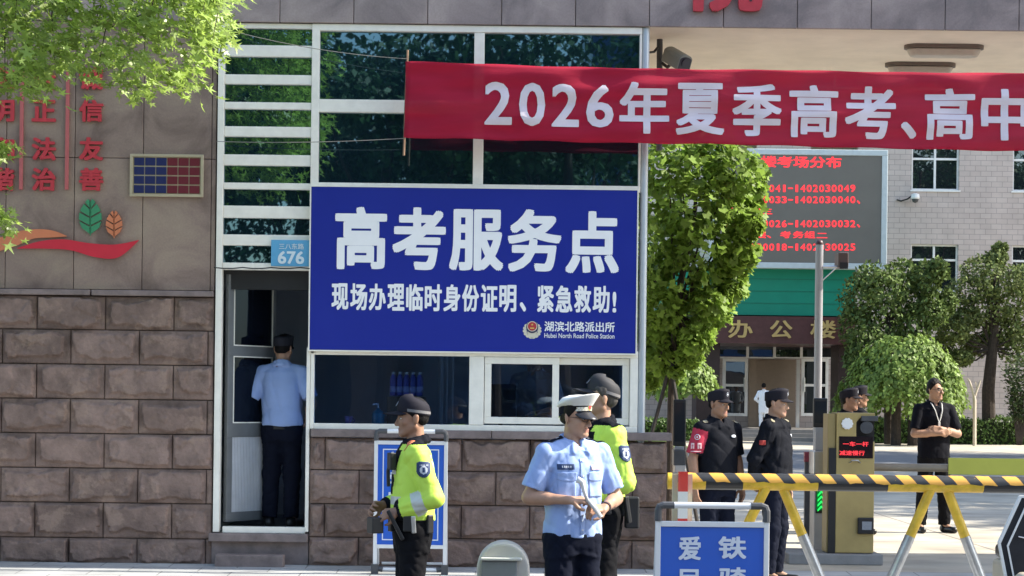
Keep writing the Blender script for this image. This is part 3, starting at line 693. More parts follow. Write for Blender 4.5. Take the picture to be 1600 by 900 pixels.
def tape_mat():
    m = bpy.data.materials.new('diagonal_warning_tape'); m.use_nodes = True; tt = m.node_tree; L = tt.links.new; bs = tt.nodes['Principled BSDF']
    bs.inputs['Roughness'].default_value = .4
    tc = nd(tt, 'ShaderNodeTexCoord'); sp = nd(tt, 'ShaderNodeSeparateXYZ'); L(tc.outputs['Object'], sp.inputs[0])
    a = nd(tt, 'ShaderNodeMath', operation='MULTIPLY_ADD'); L(sp.outputs[2], a.inputs[0]); a.inputs[1].default_value = .85; L(sp.outputs[0], a.inputs[2])
    n = nd(tt, 'ShaderNodeTexNoise', Scale=5.); L(tc.outputs['Object'], n.inputs['Vector'])
    a2 = nd(tt, 'ShaderNodeMath', operation='MULTIPLY_ADD'); L(n.outputs[0], a2.inputs[0]); a2.inputs[1].default_value = .03; L(a.outputs[0], a2.inputs[2])
    d = nd(tt, 'ShaderNodeMath', operation='DIVIDE'); L(a2.outputs[0], d.inputs[0]); d.inputs[1].default_value = .205
    f = nd(tt, 'ShaderNodeMath', operation='FRACT'); L(d.outputs[0], f.inputs[0])
    g = nd(tt, 'ShaderNodeMath', operation='GREATER_THAN'); L(f.outputs[0], g.inputs[0]); g.inputs[1].default_value = .52
    x = nd(tt, 'ShaderNodeMix', data_type='RGBA'); L(g.outputs[0], x.inputs[0]); x.inputs[6].default_value = (.70, .36, .06, 1); x.inputs[7].default_value = (.03, .03, .03, 1)
    L(x.outputs[2], bs.inputs['Base Color']); return m
b = MB(); n = 90; vs = []; xa, xb = X(1050, 754, D), X(1850, 754, D); m_ = 10
for i in range(n+1):
    x = xa+(xb-xa)*i/n; rr = rb+.002+.0015*math.sin(i*2.7)
    for j in range(m_+1):
        a = R(172-(172-20)*j/m_)+.05*math.sin(i*.7+j); a = a if 0 < j < m_ else a+.06*math.sin(i*1.9+j)
        vs.append((x, yy-rr*math.sin(a+R(-25)+R(0))*1.0 if False else yy+rr*math.cos(a+R(10)), zc+rr*math.sin(a+R(10))))
fs = [(i*(m_+1)+j, (i+1)*(m_+1)+j, (i+1)*(m_+1)+j+1, i*(m_+1)+j+1) for i in range(n) for j in range(m_)]
b.add(vs, fs); b.build('warning_tape', tape_mat(), t, smooth=True)
M_refl = mat('silver_reflective_sleeve', (.42, .42, .42), .28, metal=.6, var=.15, vs=12)
for ap, fl_, fr_ in ((1210, -108, 92), (1467, -97, 86)):
    for sg, dy in ((-1, -.03), (1, .03)):
        a = Vector((X(ap+sg*13, 762, D), yy+dy*.3, zc-rb*.6)); c = Vector((X(ap+(fl_ if sg < 0 else fr_), 969, D), yy+dy, zg))
        k = .40
        o = MB().ring(a, a.lerp(c, k), .038, .038, 18).build('leg', M_yel, t)
        MB().ring(a.lerp(c, k-.01), c, .0405, .0405, 18).build('sleeve', M_refl, o)
# red and white marker post in front of the rail
D = 15.2; x = X(1067, 760, D); yy = D+CAMY; t = thing('marker_post', 'slim red and white banded marker post at the end of the striped barrier', 'post', (x, yy, -.085))
zt = Z(737, 1067, D); b = MB(); z = zt; bands = [31, 42, 12, 42, 31, 60]; mi = 0
for i, h in enumerate(bands):
    z2 = z-h*D/F; b.box(x-.036, x+.036, yy-.02, yy+.02, max(z2, -.085), z, i % 2); z = z2
b.build('post', [mat('red_reflective', (.62, .05, .04), .25, var=.06, coat=.4), mat('white_reflective', (.74, .72, .70), .3, var=.05)], t)
b = MB(); b.box(x-.075, x-.037, yy+.03, yy+.08, -.085, zt-.02); b.box(x+.037, x+.075, yy+.03, yy+.08, -.085, zt-.02); b.build('bracket', mat('cream_painted_metal', (.50, .44, .33), .5, var=.1), t)

def box_px(mb, x0, y0, x1, y1, d, depth, mi=0, zmin=None):
    a, c, e, f = rect_px(x0, y0, x1, y1, d); mb.box(a, c, d+CAMY, d+CAMY+depth, e if zmin is None else zmin, f, mi)
# -- barrier machine
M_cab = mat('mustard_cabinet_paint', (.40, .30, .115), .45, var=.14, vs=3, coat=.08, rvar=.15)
D = 18.8; t = thing('barrier_machine', 'mustard yellow barrier cabinet with a red display, blocking the gate lane', 'barrier machine', (X(1331, 860, D), D+CAMY+.15, 0))
b = MB(); box_px(b, 1232, 866, 1380, 886, D-.1, .75, zmin=0); b.build('plinth', mat('grey_concrete', (.24, .24, .24), .85, var=.12, bump=.2), t, bev=.01)
ytop = rect_px(1306, 644, 1366, 860, D)
b = MB(); a, c, e, f = rect_px(1306, 645, 1366, 864, D); xc0, xc1, zc0, zc1 = a, c, e, f
o_ = [(a, e), (c, e), (c, Z(690, 1366, D)), (X(1338, 690, D), Z(690, 1340, D)), (X(1337, 653, D), Z(653, 1340, D)), (c, Z(652, 1366, D)), (c, f), (a, f)]
b.prism([(a, e), (c, e), (c, Z(690, 1366, D)), (X(1344, 690, D), Z(690, 1344, D)), (X(1338, 682, D), Z(682, 1338, D)), (X(1338, 660, D), Z(660, 1338, D)), (X(1344, 653, D), Z(653, 1344, D)), (c, Z(653, 1366, D)), (c, f), (a, f)], D+CAMY, D+CAMY+.30)
b.build('cabinet', M_cab, t, bev=.006)
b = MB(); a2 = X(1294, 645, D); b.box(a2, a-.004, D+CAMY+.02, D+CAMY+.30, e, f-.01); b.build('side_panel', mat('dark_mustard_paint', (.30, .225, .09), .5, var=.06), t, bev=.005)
b = MB(); box_px(b, 1294.5, 700, 1305.5, 866, D+.0, .02); b.build('seal', M_black, t)
b = MB(); box_px(b, 1338, 653.5, 1366, 689.5, D+.06, .2); b.build('recess', M_black, t)
b = MB(); b.cyl(P(1354, 668, D-.02), P(1354, 668, D+.06), .06, 20); b.box(*rect_px(1346, 650, 1372, 658, D-.03)[:2], D-.03+CAMY, D+CAMY+.05, *rect_px(1346, 650, 1372, 658, D-.03)[2:]); b.build('camera_head', M_dgrey, t, bev=.004)
b = MB(); c_ = P(1323.5, 662, D); b.cyl(c_, c_+Vector((0, -.02, 0)), .05, 24)
for k in range(10):
    q = 2*math.pi*k/10; b.cyl(c_+Vector((.042*math.cos(q), 0, .042*math.sin(q))), c_+Vector((.042*math.cos(q), -.018, .042*math.sin(q))), .014, 8)
b.build('speaker_cover', M_white, t, bev=.003)
b = MB(); box_px(b, 1311, 682, 1364, 716, D-.006, .006); b.build('display', mat('dark_display', (.012, .008, .012), .15, var=0), t)
M_led = mat('red_led', (.3, .01, .01), .5, var=0, emit=(1, .05, .07), es=.55)
b = MB(); text_px(b, '一车一杆', (1317, 690, 1357, 697.5), D-.009, .02); text_px(b, '减速慢行', (1311.5, 704, 1351, 711.5), D-.009, .02); b.build('led_text', M_led, t)
b = MB(); b.tube([P(1328, 723, D-.001), P(1331, 719.5, D-.03), P(1341, 719.5, D-.03), P(1344, 723, D-.001)], .007, 8); b.build('handle', M_steel, t)
b = MB(); box_px(b, 1340.5, 809, 1365.5, 834.5, D-.03, .03); b.build('card_reader', M_black, t, bev=.008)
b = MB(); box_px(b, 1347, 815, 1362, 828, D-.034, .0035); b.build('reader_screen', mat('grey_screen', (.25, .27, .30), .25, var=.1, vs=60), t)
# -- its boom
D = 19.0; t = thing('barrier_boom', 'horizontal grey barrier arm with a yellow green panel, lowered beside the mustard cabinet', 'barrier arm', (X(1367, 730, D), D+CAMY, Z(730, 1367, D)))
b = MB(); zb_ = P(1425, 730.5, D).z; b.cyl((X(1352, 730, D), D+CAMY, zb_), (X(1600, 730, D)+1.6, D+CAMY, zb_), .038, 18); b.build('arm', mat('brown_grey_arm', (.25, .21, .155), .4, metal=.2, var=.1), t)
b = MB(); a, c, e, f = rect_px(1480, 717.5, 1900, 743.5, D); b.box(a, c, D+CAMY-.05, D+CAMY-.04, e, f); b.build('panel', mat('yellow_green_panel', (.46, .46, .075), .5, var=.08, vs=3), t, bev=.003)
# -- pedestrian gate posts with face terminals
D = 19.3; t = thing('turnstile_post', 'slim grey gate post with green lit arrows beside the mustard cabinet', 'turnstile', (X(1283, 870, D), D+CAMY, 0))
b = MB(); box_px(b, 1272, 741, 1296, 880, D, .30, zmin=0); b.build('housing', mat('pale_grey_metal', (.44, .42, .40), .45, var=.08), t, bev=.006)
b = MB(); box_px(b, 1271, 705, 1297, 741, D-.005, .31); b.build('head', M_steel, t, bev=.01)
b = MB(); box_px(b, 1274.5, 763, 1291.5, 802, D-.006, .005); b.build('display', M_black, t)
b = MB(); a, c, e, f = rect_px(1275.5, 765, 1290.5, 797, D)
b.box(a, c, D+CAMY-.009, D+CAMY-.0065, e, f); b.build('lit_field', mat('dark_green_led', (.0, .10, .02), .4, var=0, emit=(.0, .25, .04), es=.25), t)
b = MB(); w = c-a
for k in range(4):
    z = f-.045-k*.0475; m = (a+c)/2
    b.add([(a+.012, D+CAMY-.011, z-.022), (m, D+CAMY-.011, z+.016), (c-.012, D+CAMY-.011, z-.022), (c-.012, D+CAMY-.011, z-.004), (m, D+CAMY-.011, z+.036), (a+.012, D+CAMY-.011, z-.004)], [(0, 1, 4, 5), (1, 2, 3, 4)])
b.build('arrow', mat('green_led', (.0, .3, .05), .4, var=0, emit=(.02, 1, .12), es=.7), t)
b = MB(); box_px(b, 1257, 708, 1267, 880, D+.35, .05, zmin=0); b.build('wing', M_dgrey, t, bev=.006)
b = MB(); box_px(b, 1257, 706, 1268, 722, D+.345, .055); b.build('lamp', mat('dull_red_plastic', (.25, .04, .06), .4, var=.05), t, bev=.006)
def face_terminal(label, x0, y0, x1, y1, d, zb0, pole=True):
    t = thing('face_terminal', label, 'access terminal', (X((x0+x1)/2, y1, d), d+CAMY, zb0))
    b = MB(); box_px(b, x0, y0, x1, y1, d, .05); b.build('body', M_black, t, bev=.01)
    b = MB(); box_px(b, x0+2.5, y0+5, x1-2.5, y1-7, d-.003, .0025); b.build('screen', mat('terminal_screen', (.02, .024, .03), .08, var=0), t)
    b = MB(); a, c, e, f = rect_px(x0, y0, x1, y1, d); m = (a+c)/2; b.box(m-.045, m+.045, d+CAMY+.004, d+CAMY+.045, zb0, e-.002); b.build('stand', mat('grey_stand', (.33, .34, .36), .4, metal=.3, var=.08), t, bev=.004)
face_terminal('black face terminal on a grey stand above the green lit gate post', 1271, 622, 1293, 668, 19.35, Z(705, 1283, 19.35)+.002)
face_terminal('tall black access terminal left of the officer with the red armband', 1052, 624, 1072, 697, 19.4, 0)
b = MB(); D = 19.2; t = thing('turnstile_post', 'grey gate post below the tall black terminal, left of the red armband', 'turnstile', (X(1062, 800, D), D+CAMY, 0))
box_px(b, 1054, 727, 1070, 880, D-.1, .25, zmin=0); b.build('housing', MATS['pale_grey_metal'], t, bev=.006)
b = MB(); box_px(b, 1053, 703, 1071, 727, D-.105, .26); b.build('head', M_dgrey, t, bev=.006)
# -- camera pole
D = 24.; t = thing('camera_pole', 'grey steel pole carrying a small plate camera in front of the office building', 'camera pole', (X(1280, 700, D), D+CAMY, 0))
x = X(1279, 500, D); b = MB(); b.cyl((x, D+CAMY, 0), (x, D+CAMY, Z(381, 1277, D)), .047, 20); b.cyl((x, D+CAMY, 0), (x, D+CAMY, .02), .12, 20); b.build('pole', mat('pole_grey_paint', (.30, .30, .32), .45, var=.06), t)
b = MB(); b.lathe([(.0, -.05), (.035, -.04), (.052, 0), (.035, .04), (0, .05)], (x, D+CAMY, Z(381, 1277, D)), 18); b.build('pole_cap', mat('dark_red_cap', (.07, .03, .035), .4, var=0), t, smooth=True)
b = MB(); b.tube([(x, D+CAMY, Z(417, 1290, D)), (X(1318, 417, D), D+CAMY, Z(417, 1318, D))], .016, 8); b.tube([(x, D+CAMY, Z(443, 1290, D)), (X(1306, 420, D), D+CAMY, Z(419, 1306, D))], .008, 6); b.build('arm', M_steel, t)
b = MB(); box_px(b, 1310, 394, 1326, 418, D-.12, .3); b.build('camera', mat('brown_camera_case', (.09, .06, .055), .4, var=.1), t, bev=.012)
b = MB(); box_px(b, 1312, 410, 1325, 420, D-.128, .008); b.build('lens', M_black, t)
# -- dome topped bin at the kerb
D = 13.4; s = D/F; zg = -.262; cx = X(786.5, 870, D); yy = D+CAMY
t = thing('litter_bin', 'dome topped grey bollard bin with a flat front panel at the roadside', 'bin', (cx, yy+.15, zg))
ax, az = 41.5*s, Z(890, 786, D); top = Z(848, 786, D); n = 28
pr = [(cx-ax, zg), (cx-ax, az)]+[(cx-ax*math.cos(math.pi*i/n), az+(top-az)*math.sin(math.pi*i/n)) for i in range(1, n)]+[(cx+ax, az), (cx+ax, zg)]
b = MB(); b.prism(pr, yy, yy+.3); b.build('body', mat('pale_grey_grp', (.52, .50, .46), .5, var=.08, vs=8), t, bev=.02, seg=3)
b = MB(); xl, xr = cx-34*s, cx+22*s; zt = Z(876, 786, D); b.box(xl, xr, yy-.03, yy-.002, zg+.12, zt)
b.build('front_panel', mat('mid_grey_panel', (.22, .235, .245), .45, var=.1), t, bev=.008)
b = MB(); b.box(xl-.006, xr+.03, yy-.05, yy-.0, zt+.002, zt+.022); b.build('ledge', mat('light_ledge', (.62, .62, .58), .4, var=.05), t, bev=.006)
# ================================================================== office building across the courtyard
M_tile = brick_mat('pink_grey_wall_tiles', (.53, .45, .41), (.48, .40, .365), (.32, .275, .255), .46, .225, .012, .6, .5, 'XZ', .25, .1)
D = 86.; Y0 = D+CAMY
office = thing('office_building', 'pale tiled office building with white framed windows and a dark red entrance porch', 'office building', (X(1300, 690, D), Y0, 0))
cols = [X(c, 400, D) for c in range(-631, 3000, 158)]; ww = 74*D/F; wh = 73*D/F
tops = [Z(t_, 1460, D) for t_ in (382, 224, 66, -92)]
xb0, xb1, ztop_ = X(-760, 400, D), X(3200, 400, D), Z(-150, 1460, D)
# wall with real window openings: piers, spandrels
b = MB(); zs = [0]+[v for t_ in tops for v in (t_-wh, t_)]+[ztop_]
edges = [xb0]+[v for c in cols for v in (c, c+ww)]+[xb1]
for i in range(0, len(edges)-1, 2): b.box(edges[i], edges[i+1], Y0, Y0+.4, 0, ztop_)
for c in cols:
    for i in range(0, len(zs)-1, 2): b.box(c, c+ww, Y0, Y0+.4, zs[i], zs[i+1])
b.box(xb0, xb1, Y0+.9, Y0+12, 0, ztop_)
wall = b.build('wall', M_tile, office)
for c in cols:
    for t_ in tops:
        if X(1040, 400, D) < c < X(1380, 400, D) and t_ < Z(200, 1300, D): continue
        b = MB(); f = .07; yw = Y0+.12; b.frame(c, c+ww, t_-wh, t_, f, yw, yw+.09); b.box(c+ww/2-.045, c+ww/2+.045, yw-.01, yw+.08, t_-wh+f, t_-f); zt = t_-24*D/F; b.box(c+f, c+ww/2-.046, yw-.005, yw+.08, zt-.045, zt+.045); b.box(c+ww/2+.046, c+ww-f, yw-.005, yw+.08, zt-.045, zt+.045)
        b.box(c-.06, c+ww+.06, Y0-.06, Y0+.1, t_-wh-.07, t_-wh-.004)
        w_ = b.build('window', M_white, office)
        b = MB(); b.box(c+f*.5, c+ww-f*.5, yw+.05, yw+.06, t_-wh+f*.5, t_-f*.5); b.build('pane', M_farglass, w_)
# porch
M_maroon = mat('maroon_granite', (.085, .035, .034), .35, var=.15, vs=6); M_green = mat('green_fascia', srgb(10, 134, 108), .5, var=.05, vs=2)
DP = 80.; YP = DP+CAMY
b = MB(); a, c, e, f = rect_px(1040, 419, 1336, 492.5, DP); b.box(a, c, YP, Y0-.002, e+.004, f); b.build('porch_fascia', M_green, office)
b = MB(); n = 0
for yy_ in (436, 455, 474):
    b.box(a+.01, c-.01, YP-.012, YP-.002, Z(yy_, 1200, DP)-.02, Z(yy_, 1200, DP)+.02)
b.build('fascia_rib', mat('deep_green', srgb(14, 116, 92), .5, var=.05), office)
b = MB(); a, c, e, f = rect_px(1040, 494, 1336, 536.5, DP-.4); b.box(a, c, YP-.4, Y0-.003, e, f); b.build('porch_lintel', M_maroon, office)
for p0, p1 in ((1086, 1122), (1306, 1334)): b = MB(); b.box(X(p0, 600, DP+.8), X(p1, 600, DP+.8), YP+.2, YP+2.2, .45, Z(536.5, 1200, DP)); b.build('porch_column', mat('dark_maroon_stone', (.035, .02, .02), .45, var=.15), office)
for ch, r in zip('办公楼', ((1138, 500, 1176, 528), (1203, 500.5, 1238, 528.5), (1266, 500.5, 1306, 529))): b = MB(); text_px(b, ch, r, DP-.45, .02, y=YP-.47, thick=.06); b.build('sign_lettering', M_gold, office)
# entrance: steps, doors, lobby
DD = 84.5; YD = DD+CAMY
b = MB(); xa, xb_ = X(1070, 660, DP), X(1345, 660, DP)
for k in range(3): b.box(xa, xb_, YP-2.2+k*.42, Y0-.01*(k+1), .15*k+.001, .15*(k+1))
b.build('step', mat('step_granite', (.22, .21, .20), .7, var=.12), office)
b = MB(); zf_ = .46
def fr(mb, p0, p1, y0_, y1_, w): a_, c_, e_, f_ = rect_px(p0, y0_, p1, y1_, DD); mb.frame(a_, c_, max(e_, zf_), f_, w, YD-.06, YD+.06)
for p0, p1 in ((1122, 1168), (1168, 1210), (1210, 1252), (1252, 1308)): fr(b, p0, p1, 538, 560, .055)
b.build('transom_frame', M_white, office)
b = MB(); a_, c_, e_, f_ = rect_px(1122, 540, 1308, 558, DD); b.box(a_, c_, YD, YD+.02, e_, f_); b.build('pane', M_farglass, office)
for p0, p1 in ((1129, 1168), (1252, 1294)):
    b = MB(); fr(b, p0, p1, 560.5, 650, .12); a_, c_, e_, f_ = rect_px(p0, 600, p1, 604, DD); b.box(a_+.1, c_-.1, YD-.05, YD+.05, e_, f_)
    d_ = b.build('door', M_white, office); b = MB(); a_, c_, e_, f_ = rect_px(p0+2, 563, p1-2, 647, DD); b.box(a_, c_, YD, YD+.02, e_, f_); b.build('pane', M_farglass, d_)
    hx_ = p1-5 if p0 < 1200 else p0+5; b = MB(); b.tube([P(hx_, 590, DD-.1), P(hx_, 612, DD-.1)], .03, 8); b.build('handle', M_steel, d_)
b = MB(); b.box(X(1168, 600, DD+1.2), X(1180, 600, DD+1.2), YD+.7, YD+.9, zf_, Z(561, 1200, DD)); b.box(X(1180, 600, DD+1.2), X(1243, 600, DD+1.2), YD+1.2, YD+1.25, zf_, Z(561, 1200, DD)); b.build('lobby_wall', mat('lobby_beige', (.30, .235, .18), .8, var=.06), office)
b = MB(); b.box(X(1243, 600, DD+.5), X(1248, 600, DD+.5), YD+.2, YD+.26, zf_, Z(561, 1200, DD)); b.build('door_edge', M_white, office)
# led screen
DL = 79.4; YL = DL+CAMY
t = thing('display_screen', 'big red text electronic display hung above the office entrance', 'display screen', (X(1260, 420, DL), YL+.3, Z(419, 1260, DL)))
a, c, e, f = rect_px(1110, 233, 1386.5, 419.5, DL); b = MB(); b.frame(a, c, e, f, 9*DL/F, YL, YL+.5); b.build('frame', mat('pale_blue_metal', (.50, .58, .60), .45, var=.06), t, bev=.02)
b = MB(); b.box(a+.2, c-.2, YL+.04, YL+.45, e+.2, f-.2); b.build('screen', mat('led_face', (.155, .150, .132), .7, var=.06, vs=1), t)
b = MB(); yl = YL+.03; dl = DL
text_px(b, '楼考场分布', (1188.5, 244, 1315, 262), dl, .03, y=yl); text_px(b, '层', (1180, 268, 1198, 280), dl, .03, y=yl)
for s_, ya, yb_ in (('1402030041-1402030049', 288.5, 300), ('1402030033-1402030040', 306.5, 317.5), ('1402030026-1402030032', 344, 355), ('1402030018-1402030025', 380.5, 391.5)):
    for i, ch in enumerate(s_):
        xa = 1337.5-9.75*(len(s_)-i); text_px(b, ch, (xa+(3 if ch == '1' else 1), ya if ch != '-' else ya+4.5, xa+(7.2 if ch == '1' else 8.9), yb_ if ch != '-' else ya+6.7), dl, .028, y=yl)
for px, py in ((1339, 313), (1339, 350)): text_px(b, '、', (px, py, px+5, py+5.5), dl, .03, y=yl)
text_px(b, '考务组三', (1136, 325, 1207, 335), dl, .03, y=yl); text_px(b, '2层、', (1170, 361, 1205, 372), dl, .03, y=yl)
for ch, px in zip('考务组二', (1219, 1239, 1257, 1276)): text_px(b, ch, (px, 361 if ch != '二' else 364, px+17, 372), dl, .026, y=yl)
b.build('lit_lettering', mat('red_led_lettering', (.3, .01, .01), .5, var=0, emit=(1, .045, .06), es=.62), t)
MB().box(X(1391, 400, DL+3), X(1398, 400, DL+3), Y0-.25, Y0-.002, Z(420, 1395, DL+3), Z(392, 1395, DL+3)).build('control_box', mat('grey_box', (.4, .4, .4), .5), t)
# wall camera
DW = 85.6; t = thing('wall_camera', 'small white dome camera with a cable on the tiled office wall', 'security camera', tuple(P(1427, 310, DW)))
b = MB(); c_ = P(1430, 311, DW); b.lathe([(.0, -.17), (.1, -.13), (.15, -.03), (.15, .0)], c_, 14); b.build('dome', M_dgrey, t, smooth=True)
b = MB(); b.lathe([(.16, .0), (.19, .05), (.17, .2), (.06, .24)], c_, 14); b.box(c_.x-.03, c_.x+.03, c_.y, Y0-.001, c_.z+.14, c_.z+.22); b.build('hood', M_white, t)
b = MB(); b.tube([P(1401, 312, DW+.35), P(1408, 314, DW+.3), P(1418, 311, DW+.2), P(1426, 305, DW)], .035, 6); b.build('cable', M_cable, t)
# notice board
DN = 77.; t = thing('notice_board', 'white notice board on two posts before the office wall', 'notice board', (X(1360, 650, DN), DN+CAMY, 0))
b = MB(); a, c, e, f = rect_px(1338, 598, 1374, 633, DN); b.box(a, c, DN+CAMY, DN+CAMY+.08, e, f); b.build('board', mat('notice_paper', (.62, .64, .66), .5, var=.15, vs=4), t)
b = MB(); b.box(a+.1, a+.18, DN+CAMY+.082, DN+CAMY+.16, 0, f); b.box(c-.18, c-.1, DN+CAMY+.082, DN+CAMY+.16, 0, f); b.build('post', M_dgrey, t)

# ================================================================== planting in the courtyard
M_bark = mat('dark_bark', (.045, .034, .028), .9, var=.35, vs=12, bump=.8, bs=30)
L_jun = leafmat('juniper_leaf', (.10, .145, .042), .18, .5, .55, .12); L_pine = leafmat('pine_needle', (.13, .165, .055), .18, .5, .55, .12)
L_weep = leafmat('weeping_elm_leaf', (.17, .255, .055), .32, .35); L_hedge = leafmat('hedge_leaf', (.075, .135, .028), .2, .4)
L_maple = leafmat('maple_leaf', (.20, .305, .05), .45, .45); L_front = leafmat('bright_maple_leaf', (.31, .43, .085), .5, .42, .38, .5); L_dark = leafmat('street_tree_leaf', (.03, .075, .028), .25, .4)
def clumps(centres, radii, per, flat=1.):
    P_, N_ = [], []
    for c_, r_ in zip(centres, radii):
        v = RNG.normal(0, 1, (per, 3)); v /= np.linalg.norm(v, axis=1, keepdims=True); q = RNG.uniform(.55, 1.05, (per, 1))**.6
        o_ = v*q*r_; o_[:, 2] *= flat; P_.append(np.array(c_)+o_); N_.append(v+np.array([0, 0, .5]))
    return np.concatenate(P_), np.concatenate(N_)
def pxc(lst, d, spread): return [tuple(P(px, py, d+RNG.uniform(-spread, spread))) for px, py, _ in lst]
def limbs(mb, base, targets, r0):
    for tg in targets:
        b0 = Vector(base); tg = Vector(tg); m = b0.lerp(tg, .55)+Vector((RNG.normal(0, .1), RNG.normal(0, .1), -.15)); mb.tube([b0, m, tg], [r0, r0*.65, r0*.3], 6)
D = 75.
# juniper
j = [(1345, 470, 34), (1338, 510, 30), (1360, 440, 26), (1385, 455, 34), (1372, 500, 40), (1410, 435, 26), (1352, 540, 30), (1395, 530, 34), (1425, 470, 30), (1445, 440, 26), (1465, 425, 18), (1430, 510, 30), (1455, 490, 24), (1408, 560, 26), (1338, 560, 20), (1478, 475, 18)]
t = thing('juniper_tree', 'dense dark juniper tree beside the green porch', 'tree', (X(1390, 650, D), D+CAMY, 0))
P_, N_ = clumps(pxc(j, D, 1.0), [r*D/F for _, _, r in j], 620, 1.15); scatter('crown', P_, N_, .19, LEAF_OVAL, L_jun, t, jitter=.85, droop=-.5)
b = MB(); b.tube([(X(1390, 650, D), D+CAMY, 0), P(1388, 560, D), P(1395, 470, D)], [.2, .15, .05], 10); limbs(b, P(1388, 560, D), [P(a, c, D) for a, c, _ in j[::3]], .07); b.build('trunk', M_bark, t)
# pines
def pine(label, pads, tx, d, lean=0):
    t = thing('pine_tree', label, 'tree', (X(tx, 660, d), d+CAMY, 0), 'pine trees before the office wall')
    P_, N_ = clumps(pxc(pads, d, .8), [r*1.22*d/F for _, _, r in pads], 720, .68); scatter('crown', P_, N_, .16, LEAF_OVAL, L_pine, t, jitter=.85, droop=-.3)
    b = MB(); b.tube([(X(tx, 660, d), d+CAMY, 0), P(tx-2, 610, d), P(tx+3, 560, d), P(tx+10+lean, 500, d), P(tx+14+lean, 430, d)], [.27, .24, .21, .13, .04], 10); limbs(b, P(tx+4, 545, d), [P(a, c+6, d) for a, c, _ in pads], .055); b.build('trunk', M_bark, t); return t
pine('spreading pine with a dark bare trunk right of the juniper', [(1535, 425, 30), (1515, 455, 30), (1560, 440, 34), (1580, 470, 36), (1540, 485, 34), (1605, 440, 34), (1600, 500, 36), (1565, 520, 30), (1510, 500, 22), (1525, 540, 22), (1590, 545, 30), (1490, 520, 22), (1470, 540, 18), (1500, 560, 16), (1556, 405, 16), (1562, 388, 9), (1620, 530, 36), (1480, 500, 16)], 1546, 77.)
# weeping trees
def weeping(label, cx, top, rx, bot, d, trunks):
    t = thing('weeping_tree', label, 'tree', (X(cx, 650, d), d+CAMY, 0), 'weeping elms in the courtyard'); c_ = P(cx, top, d); r_ = rx*d/F; h = (bot-top)*d/F
    P_, N_ = [], []
    for k in range(640):
        a_ = RNG.uniform(0, 6.283); q = RNG.uniform(.1, 1)**.6*(1+.1*math.sin(a_*5)+.06*math.sin(a_*11)); x0_ = math.cos(a_)*q*r_; y0_ = math.sin(a_)*q*r_; zs_ = -h*.55*q**2.4+RNG.normal(0, .10); ln = h*(1-.55*q**2.4)*RNG.uniform(.35, .98)*(.55+.45*q)
        n_ = max(6, int(ln/.055)); u = np.linspace(0, 1, n_)
        px_ = c_.x+x0_*(1+.08*u)+RNG.normal(0, .05, n_); py_ = c_.y+y0_*(1+.08*u)+RNG.normal(0, .05, n_); pz = c_.z+zs_-u*ln
        P_.append(np.stack([px_, py_, pz], -1)); N_.append(np.tile([math.cos(a_)*q, math.sin(a_)*q, .55], (n_, 1)))
    scatter('crown', np.concatenate(P_), np.concatenate(N_), .19, LEAF_OVAL, L_weep, t, droop=.9)
    b = MB()
    for px in trunks: b.tube([(X(px, 660, d), d+CAMY, 0), P(px+1, 620, d), P((px+cx)/2, top+42, d)], [.19, .15, .08], 10)
    for k in range(9):
        a_ = k*.7; b.tube([P(cx, top+45, d), Vector((c_.x+math.cos(a_)*r_*.5, c_.y+math.sin(a_)*r_*.5, c_.z-.62)), Vector((c_.x+math.cos(a_)*r_*.85, c_.y+math.sin(a_)*r_*.85, c_.z-h*.4))], [.07, .05, .02], 6)
    b.build('trunk', M_bark, t)
weeping('round weeping elm with two dark trunks behind the man in black', 1413, 522, 92, 652, 73., (1400, 1426))
weeping('smaller weeping elm under the sunlit maple by the gate', 1062, 552, 56, 622, 73.5, (1062,))
# upright shrub and pruned sapling
D = 76.; t = thing('shrub', 'upright leafy shrub at the right, beside the pine trunk', 'shrub', (X(1590, 660, D), D+CAMY, 0))
P_, N_ = [], []
for k in range(60):
    px = RNG.uniform(1572, 1625); top = RNG.uniform(548, 580); q = np.linspace(0, 1, 36); a = P(1595+(px-1595)*.6, 655, D); c = P(px, top, D); dy = RNG.uniform(-.6, .6)
    P_.append(np.stack([a.x+(c.x-a.x)*q, a.y+dy*q, a.z+(c.z-a.z)*q], -1)+RNG.normal(0, .07, (36, 3))); N_.append(np.tile([.1, -.4, .8], (36, 1)))
scatter('foliage', np.concatenate(P_), np.concatenate(N_), .15, LEAF_OVAL, leafmat('shrub_leaf', (.11, .15, .06), .25, .4), t, droop=-.5)
b = MB()
for k in range(7): b.tube([(X(1590+k, 660, D), D+CAMY, 0), P(1580+k*5, 610, D)], .03, 5)
b.build('stem', M_bark, t)
D = 74.; t = thing('sapling', 'bare pale pruned sapling forked in a V before the office wall', 'sapling', (X(1523, 650, D), D+CAMY, 0))
b = MB(); b.tube([(X(1523, 660, D), D+CAMY, 0), P(1523, 625, D), P(1522, 618, D)], [.07, .06, .055], 8); b.tube([P(1522.5, 620, D), P(1517, 602, D), P(1514, 594, D)], [.05, .04, .03], 7); b.tube([P(1522.5, 620, D), P(1528, 605, D), P(1532, 594, D)], [.05, .04, .025], 7); b.tube([P(1527, 607, D), P(1524, 597, D)], [.03, .02], 6)
b.build('stem', mat('pale_bark', (.55, .47, .38), .8, var=.1), t)
b = MB(); b.tube([P(1514, 595, D), P(1512, 591, D)], .03, 5); b.build('cut_end', MATS['pale_bark'], t)
